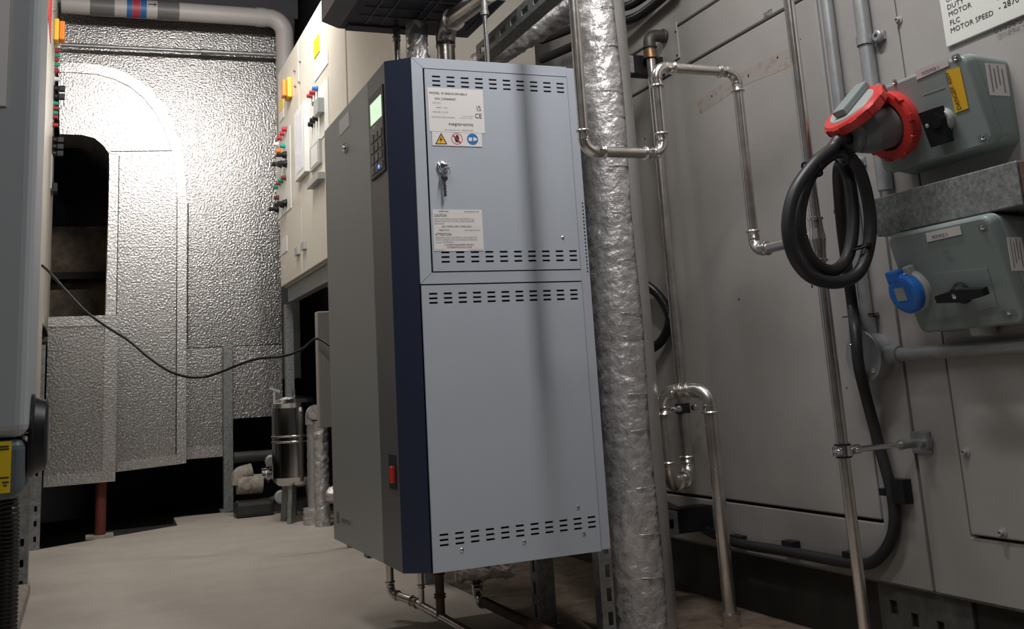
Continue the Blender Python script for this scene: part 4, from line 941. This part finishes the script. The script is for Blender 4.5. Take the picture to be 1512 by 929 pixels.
# ================================================================ VESSEL AND SMALL PIPES UNDER THE CONTROL PANEL
YVs = 5.06; vx = P(436.5, 650, 'y', YVs).x; vt, vb_ = P(436.5, 584, 'y', YVs).z, P(436.5, 719, 'y', YVs).z
ve = thing('expansion_vessel', 'polished steel expansion vessel on thin legs under the beige control panel', 'vessel', (vx, YVs, 0))
R0, Hh = .108, vt - vb_
MB().lathe((vx, YVs, vb_), Z_, [(0, .03), (.004, R0 * .55), (.014, R0 * .82), (.030, R0 * .96), (.048, R0), (Hh * .5, R0), (Hh - .055, R0), (Hh - .034, R0 * .95), (Hh - .016, R0 * .78), (Hh - .005, R0 * .5), (Hh, .02)], 48).build('shell', M_sspol, ve)
for z in (.50, .56): MB().ring((vx, YVs, vb_ + Hh * z), Z_, R0, .005, 48, 8).build('seam_bead', M_sspol, ve)
MB().cyl((vx, YVs, vt), (vx, YVs, vt + .03), .012).build('valve', M_sspol, ve)
for k in range(3):
    a = -2.2 + k * 2.094; c, s = math.cos(a), math.sin(a)
    MB().obox((vx + c * .06, YVs + s * .06, .0), (c * .045, s * .045, 0), (-s * .02, c * .02, 0), (c * -.02, s * -.02, vb_ + .02)).build('leg', M_galvd, ve)
YS = 4.86; sx = P(463, 690, 'y', YS).x
t = thing('small_lagged_pipe', 'small foil lagged pipe with a capped top in front of the steel vessel', 'pipe', (sx, YS, 0))
crumple([Vector((sx, YS, .06)), Vector((sx, YS, P(463, 605, 'y', YS).z))], .028, .0008, .008, 28, 21).build('foil_sleeve', M_foils, t)
zz = P(463, 610, 'y', YS).z; MB().tube(fillet([(sx, YS, zz - .05), (sx, YS, zz), (sx, YS - .06, zz + .004)], .03), .033, 20).build('elbow_cap', M_foil, t)
crumple([Vector((sx, YS, .0)), Vector((sx, YS, .03)), Vector((sx, YS, .075))], .05, .002, .008, 28, 22).build('foot_wrap', M_foil, t)
t = thing('foil_pipe_cluster', 'foil wrapped pipe branch half hidden between small lagged pipe and humidifier door', 'pipe', (sx + .11, 4.75, 0))
q = P(478, 680, 'y', 4.7)
crumple([Vector((q.x, 4.75, 0.0)), Vector((q.x, 4.75, .45))], .032, .002, .008, 28, 23).build('foil_sleeve', M_foil, t)
crumple([Vector((q.x + .02, 4.75, .13)), Vector((q.x + .2, 4.7, .13))], .036, .002, .008, 28, 24).build('foil_branch', M_foil, t)
a = P(468, 462, 'y', 4.0); b = P(487, 632, 'y', 4.0)
t = thing('grey_cabinet', 'narrow grey steel box seen edge on between the vessel and humidifier door', 'cabinet', (a.x + .1, 4.06, b.z))
MB().box((a.x, 4.0, P(470, 632, 'y', 4.0).z), (a.x + .22, 4.045, P(470, 460, 'y', 4.0).z), .004).build('cabinet_shell', M_gpipe, t)
MB().box((a.x + .10, 4.005, 0), (a.x + .13, 4.04, P(470, 632, 'y', 4.0).z)).build('leg', M_galvd, t); MB().box((a.x + .17, 4.005, 0), (a.x + .20, 4.04, P(470, 632, 'y', 4.0).z)).build('leg', M_galvd, t)
# drain valve group left of the vessel
dv = thing('drain_valve', 'pale lagged drain elbow with chrome valve on the floor left of vessel', 'valve', (P(375, 715, 'y', 5.5).x, 5.5, 0))
def dvp(u, v): return P(u, v, 'y', 5.5)
MB().tube([dvp(350, 716), dvp(387, 714)], .047, 22).build('lagged_elbow', M_kerb, dv)
MB().tube(fillet([dvp(352, 716), dvp(352, 700), dvp(372, 694)], .02), .035, 18).build('lagged_bend', M_kerb, dv)
MB().lathe(dvp(362, 714) + Vector((0, -.046, 0)), -Y_, [(0, .028), (.006, .028), (.008, .018)], 22).build('inspection_cap', M_kerb, dv)
MB().lathe(dvp(386, 701), X_, [(0, .03), (.02, .03), (.02, .042), (.035, .042), (.035, .03), (.06, .03), (.06, .038), (.075, .038)], 20).build('chrome_valve', M_chrome, dv)
MB().tube([dvp(345, 676), dvp(402, 672)], .026, 18).build('drain_pipe', M_base, dv)
MB().lathe(dvp(398, 680) + Vector((0, -.03, 0)), -Y_, [(0, .03), (.02, .03), (.025, .02)], 16).build('valve_handle', M_galvd, dv)
MB().lathe(dvp(413, 733) + Vector((0, -.03, 0)), -Y_, [(0, .033), (.02, .033), (.024, .026)], 22).build('end_cap', M_lid, dv)
a, b = dvp(346, 752), dvp(402, 735); MB().box((a.x, 5.42, 0), (b.x, 5.56, b.z), .02).build('pump_body', M_base, dv)
MB().tube([dvp(380, 735) + Vector((0, 0, -.05)), dvp(413, 733)], .02, 14).build('drain_pipe', M_base, dv)
q = P(405, 578, 'y', YVs); vz = vt - .05
MB().tube([(vx - R0 * .9, YVs, vz - .06), (q.x, YVs, vz - .05), (q.x, YVs, q.z)], .007, 10).tube([(q.x - .022, YVs, q.z + .014), (q.x + .026, YVs, q.z - .006)], .008, 10).build('vent_cock', M_lid, ve)

# black cable slung across the corridor
cpts = [(62, 392), (75, 404), (100, 432), (128, 461), (160, 484), (190, 503), (220, 528), (250, 548), (280, 557), (305, 556), (330, 548), (352, 539), (380, 530), (410, 527), (432, 522), (450, 513), (468, 500), (490, 512)]
ys = [4.6, 4.55, 4.5, 4.45, 4.4, 4.35, 4.3, 4.25, 4.2, 4.2, 4.15, 4.1, 4.05, 4.0, 4.0, 3.98, 3.96, 3.9]
o = MB().tube(spline([P(u, v, 'y', y) for (u, v), y in zip(cpts, ys)], 6), .0052, 10).build('slung_cable', M_black); tag(o, 'thin black cable sagging across the corridor between the panels', 'cable')

# ================================================================ LEFT SIDE
XL = -.165; lq = lambda u, v: P(u, v, 'x', XL)
lm = thing('control_panel', 'beige motor control panel seen edge on along the left side', 'control panel', (XL - .3, 4.4, .55))
ys_ = 4.95
MB().box((-.7, 2.7, .55), (XL - .02, ys_ - .004, 2.9), .004).build('panel_body', M_beige, lm)
MB().box((-.7, ys_, .93), (XL - .02, 5.88, 2.9), .004).build('panel_body', M_beige, lm)
dA = MB().box((XL - .019, 2.72, .56), (XL, ys_ - .012, 2.89), .003).build('door', M_beige, lm)
dB = MB().box((XL - .019, ys_ + .006, .94), (XL, 5.87, 2.89), .003).build('door', M_beige, lm)
MB().box((-.66, 2.75, .47), (XL - .06, ys_ - .05, .549), .002).build('base_rail', M_galvd, lm)
MB().box((-.66, ys_ + .02, .85), (XL - .03, 5.85, .929), .002).build('base_rail', M_galvd, lm)
def lknob(u, v, r, L, material, name='indicator_lamp'):
    q = P(u, v, 'y', 5.5); return MB().lathe((XL + .0003, 5.5, q.z), X_, [(0, r * 1.25), (L * .2, r * 1.25), (L * .22, r), (L * .9, r * .95), (L, r * .7)], 16).build(name, material, dB)
for v, mm, L in ((75, M_lampr, .03), (82, M_green, .03), (88.5, M_lampr, .025), (95.5, M_green, .03), (105, M_lampr, .03), (117, M_white, .03), (153, M_green, .028), (160, M_lampr, .03), (167, M_green, .028), (173, M_lampr, .028), (185, M_lampr, .03)): lknob(88, v, .011, L * .8, mm)
for v in (131, 143, 207, 217, 227):
    k = lknob(88, v, .016, .022, M_black, 'selector_switch'); q = P(88, v, 'y', 5.5); MB().box((XL + .023, 5.485, q.z - .014), (XL + .052, 5.515, q.z + .014), .003).build('switch_lever', M_black, k)
q = P(90, 255, 'y', 5.5); MB().box((XL, 5.4, q.z - .10), (XL + .006, 5.6, q.z + .07), .001).build('instrument_plate', M_lid, dB)
q = P(88, 278, 'y', 5.5); MB().box((XL + .0065, 5.46, q.z - .025), (XL + .03, 5.54, q.z + .02), .003).build('latch', M_black, dB)
q = P(92, 48, 'y', 5.3); h = MB().box((XL + .0003, 5.25, q.z - .055), (XL + .022, 5.35, q.z + .055), .006).build('isolator_plate', M_yplast, dB); MB().box((XL + .0225, 5.26, q.z - .048), (XL + .048, 5.34, q.z + .048), .006).build('isolator_handle', M_orange, h)
a = lq(72, 20); MB().box((XL + .0003, lq(70, 20).y, lq(72, 40).z), (XL + .003, lq(75.5, 20).y, 2.8)).build('red_notice', M_red, dA)
knob_ = MB().lathe((XL, lq(79, 14).y, lq(79, 14).z), X_, [(0, .01), (.01, .01), (.012, .006)], 12).build('door_lock', M_galvd, dA)
# legs
def holed_leg(x0_, x1_, y, z0_, z1_, lab, holes):
    t = thing('slotted_post', lab, 'strut', ((x0_ + x1_) / 2, y, z0_))
    w_ = x1_ - x0_; hs = [(w_ * .38, h_ - z0_, w_ * .66, h_ - z0_ + .022) for h_ in holes]
    holed((x0_, y, z0_), X_, Z_, -Y_, w_, z1_ - z0_, hs, .003).box((x0_, y + .003, z0_), (x0_ + .003, y + .045, z1_)).box((x1_ - .003, y + .003, z0_), (x1_, y + .045, z1_)).build('channel', M_galv, t)
    MB().box((x0_ + .003, y + .03, z0_), (x1_ - .003, y + .033, z1_)).build('channel_back', M_dark, t)
Yn = 3.7; a, b = P(22, 800, 'y', Yn), P(42.5, 800, 'y', Yn); kz = .05
holed_leg(a.x, b.x, Yn, kz, .468, 'nearer galvanised slotted leg under the left control panel, standing on a kerb', [P(32, v, 'y', Yn).z - .01 for v in (864, 833, 802)])
Yf = 5.02; a, b = P(44.5, 760, 'y', Yf), P(59.5, 760, 'y', Yf)
holed_leg(a.x, b.x, Yf, 0, .849, 'farther galvanised slotted leg under the left control panel, beside red post', [P(52, v, 'y', Yf).z - .01 for v in (797, 774, 752, 700)])
struct(MB().box((-.95, 2.0, 0), (P(38, 880, 'z', kz).x, 3.78, kz), .012, 3).build('trim_2', M_kerb))
# slate enclosure in the left foreground
YE = 1.3; eq = lambda u, v: P(u, v, 'y', YE)
xe_ = eq(50, 350).x; zs = eq(42, 646).z; ze = eq(30, 737).z
en = thing('slate_enclosure', 'slate grey rounded isolator enclosure with a yellow label at the left edge', 'enclosure', (-.3, YE + .15, 0))
cov = MB().box((-.55, YE, zs + .001), (xe_, YE + .22, 1.5), .013, 4).build('cover', M_slate, en)
bs = MB().box((-.55, YE + .002, ze), (xe_ - .003, YE + .22, zs - .0005), .012, 4).build('base', M_slated, en)
MB().box((-.3, YE - .0025, eq(5, 157).z), (eq(12, 80).x, YE - .0003, 1.45)).build('white_plate', M_white, cov)
yl = MB().box((-.16, YE + .0002, eq(10, 728).z), (eq(16, 690).x, YE + .0018, eq(10, 652).z)).build('yellow_label', M_yel2, bs)
m = MB(); z_ = eq(8, 664).z
for k, (v, x0_) in enumerate(((659, -.12), (663, -.12), (705, -.15), (712, eq(3, 712).x), (717, eq(5, 712).x))):
    q = eq(13 if k < 4 else 10, v); m.box((x0_, YE - .0004, q.z - .0007), (q.x, YE + .0001, q.z + .0007))
o = m.build('ruled_lines', M_ink, yl); o['kind'] = 'stuff'
zk = eq(50, 645).z; kx = xe_ - .001
kb = MB().lathe((kx, YE + .085, zk), X_, [(0, .048), (.004, .048), (.006, .044), (.017, .040), (.019, .034)], 40).build('rotary_knob', M_black, cov)
MB().box((kx + .0192, YE + .078, zk - .03), (kx + .021, YE + .092, zk + .03)).build('knob_pointer', M_slate, kb)
MB().box((-.5, YE + .05, 0), (-.44, YE + .11, ze)).build('leg', M_galvd, en); MB().box((-.25, YE + .12, 0), (-.20, YE + .18, ze)).build('leg', M_galvd, en)
q = eq(4, 835); hp_ = [Vector((eq(6, 745).x, YE + .06, ze - .001)), Vector((eq(8, 800).x, YE + .06, eq(8, 800).z)), Vector((eq(5, 870).x, YE + .08, .25)), Vector((eq(-6, 929).x, YE + .12, .1)), Vector((-.16, YE + .2, .014))]
tag(hose(spline(hp_), .0115).build('corrugated_hose', M_hose), 'black corrugated hose dropping from the slate enclosure to the floor at left', 'hose')

# repeats share a group phrase
GROUPS = {'corrugated_hose': 'black corrugated hoses', 'wall_strut': 'slotted wall struts', 'drain_pipework': 'drain pipes under the cabinet', 'interlocked_socket': 'wall socket boxes',
          'steel_conduit': 'steel conduits on the casing', 'control_panel': 'beige control panels', 'slotted_post': 'slotted posts under the left panel'}
for o in list(bpy.data.objects):
    b = o.name.split('.')[0]
    if o.parent is None and b in GROUPS and 'label' in o: o['group'] = GROUPS[b]
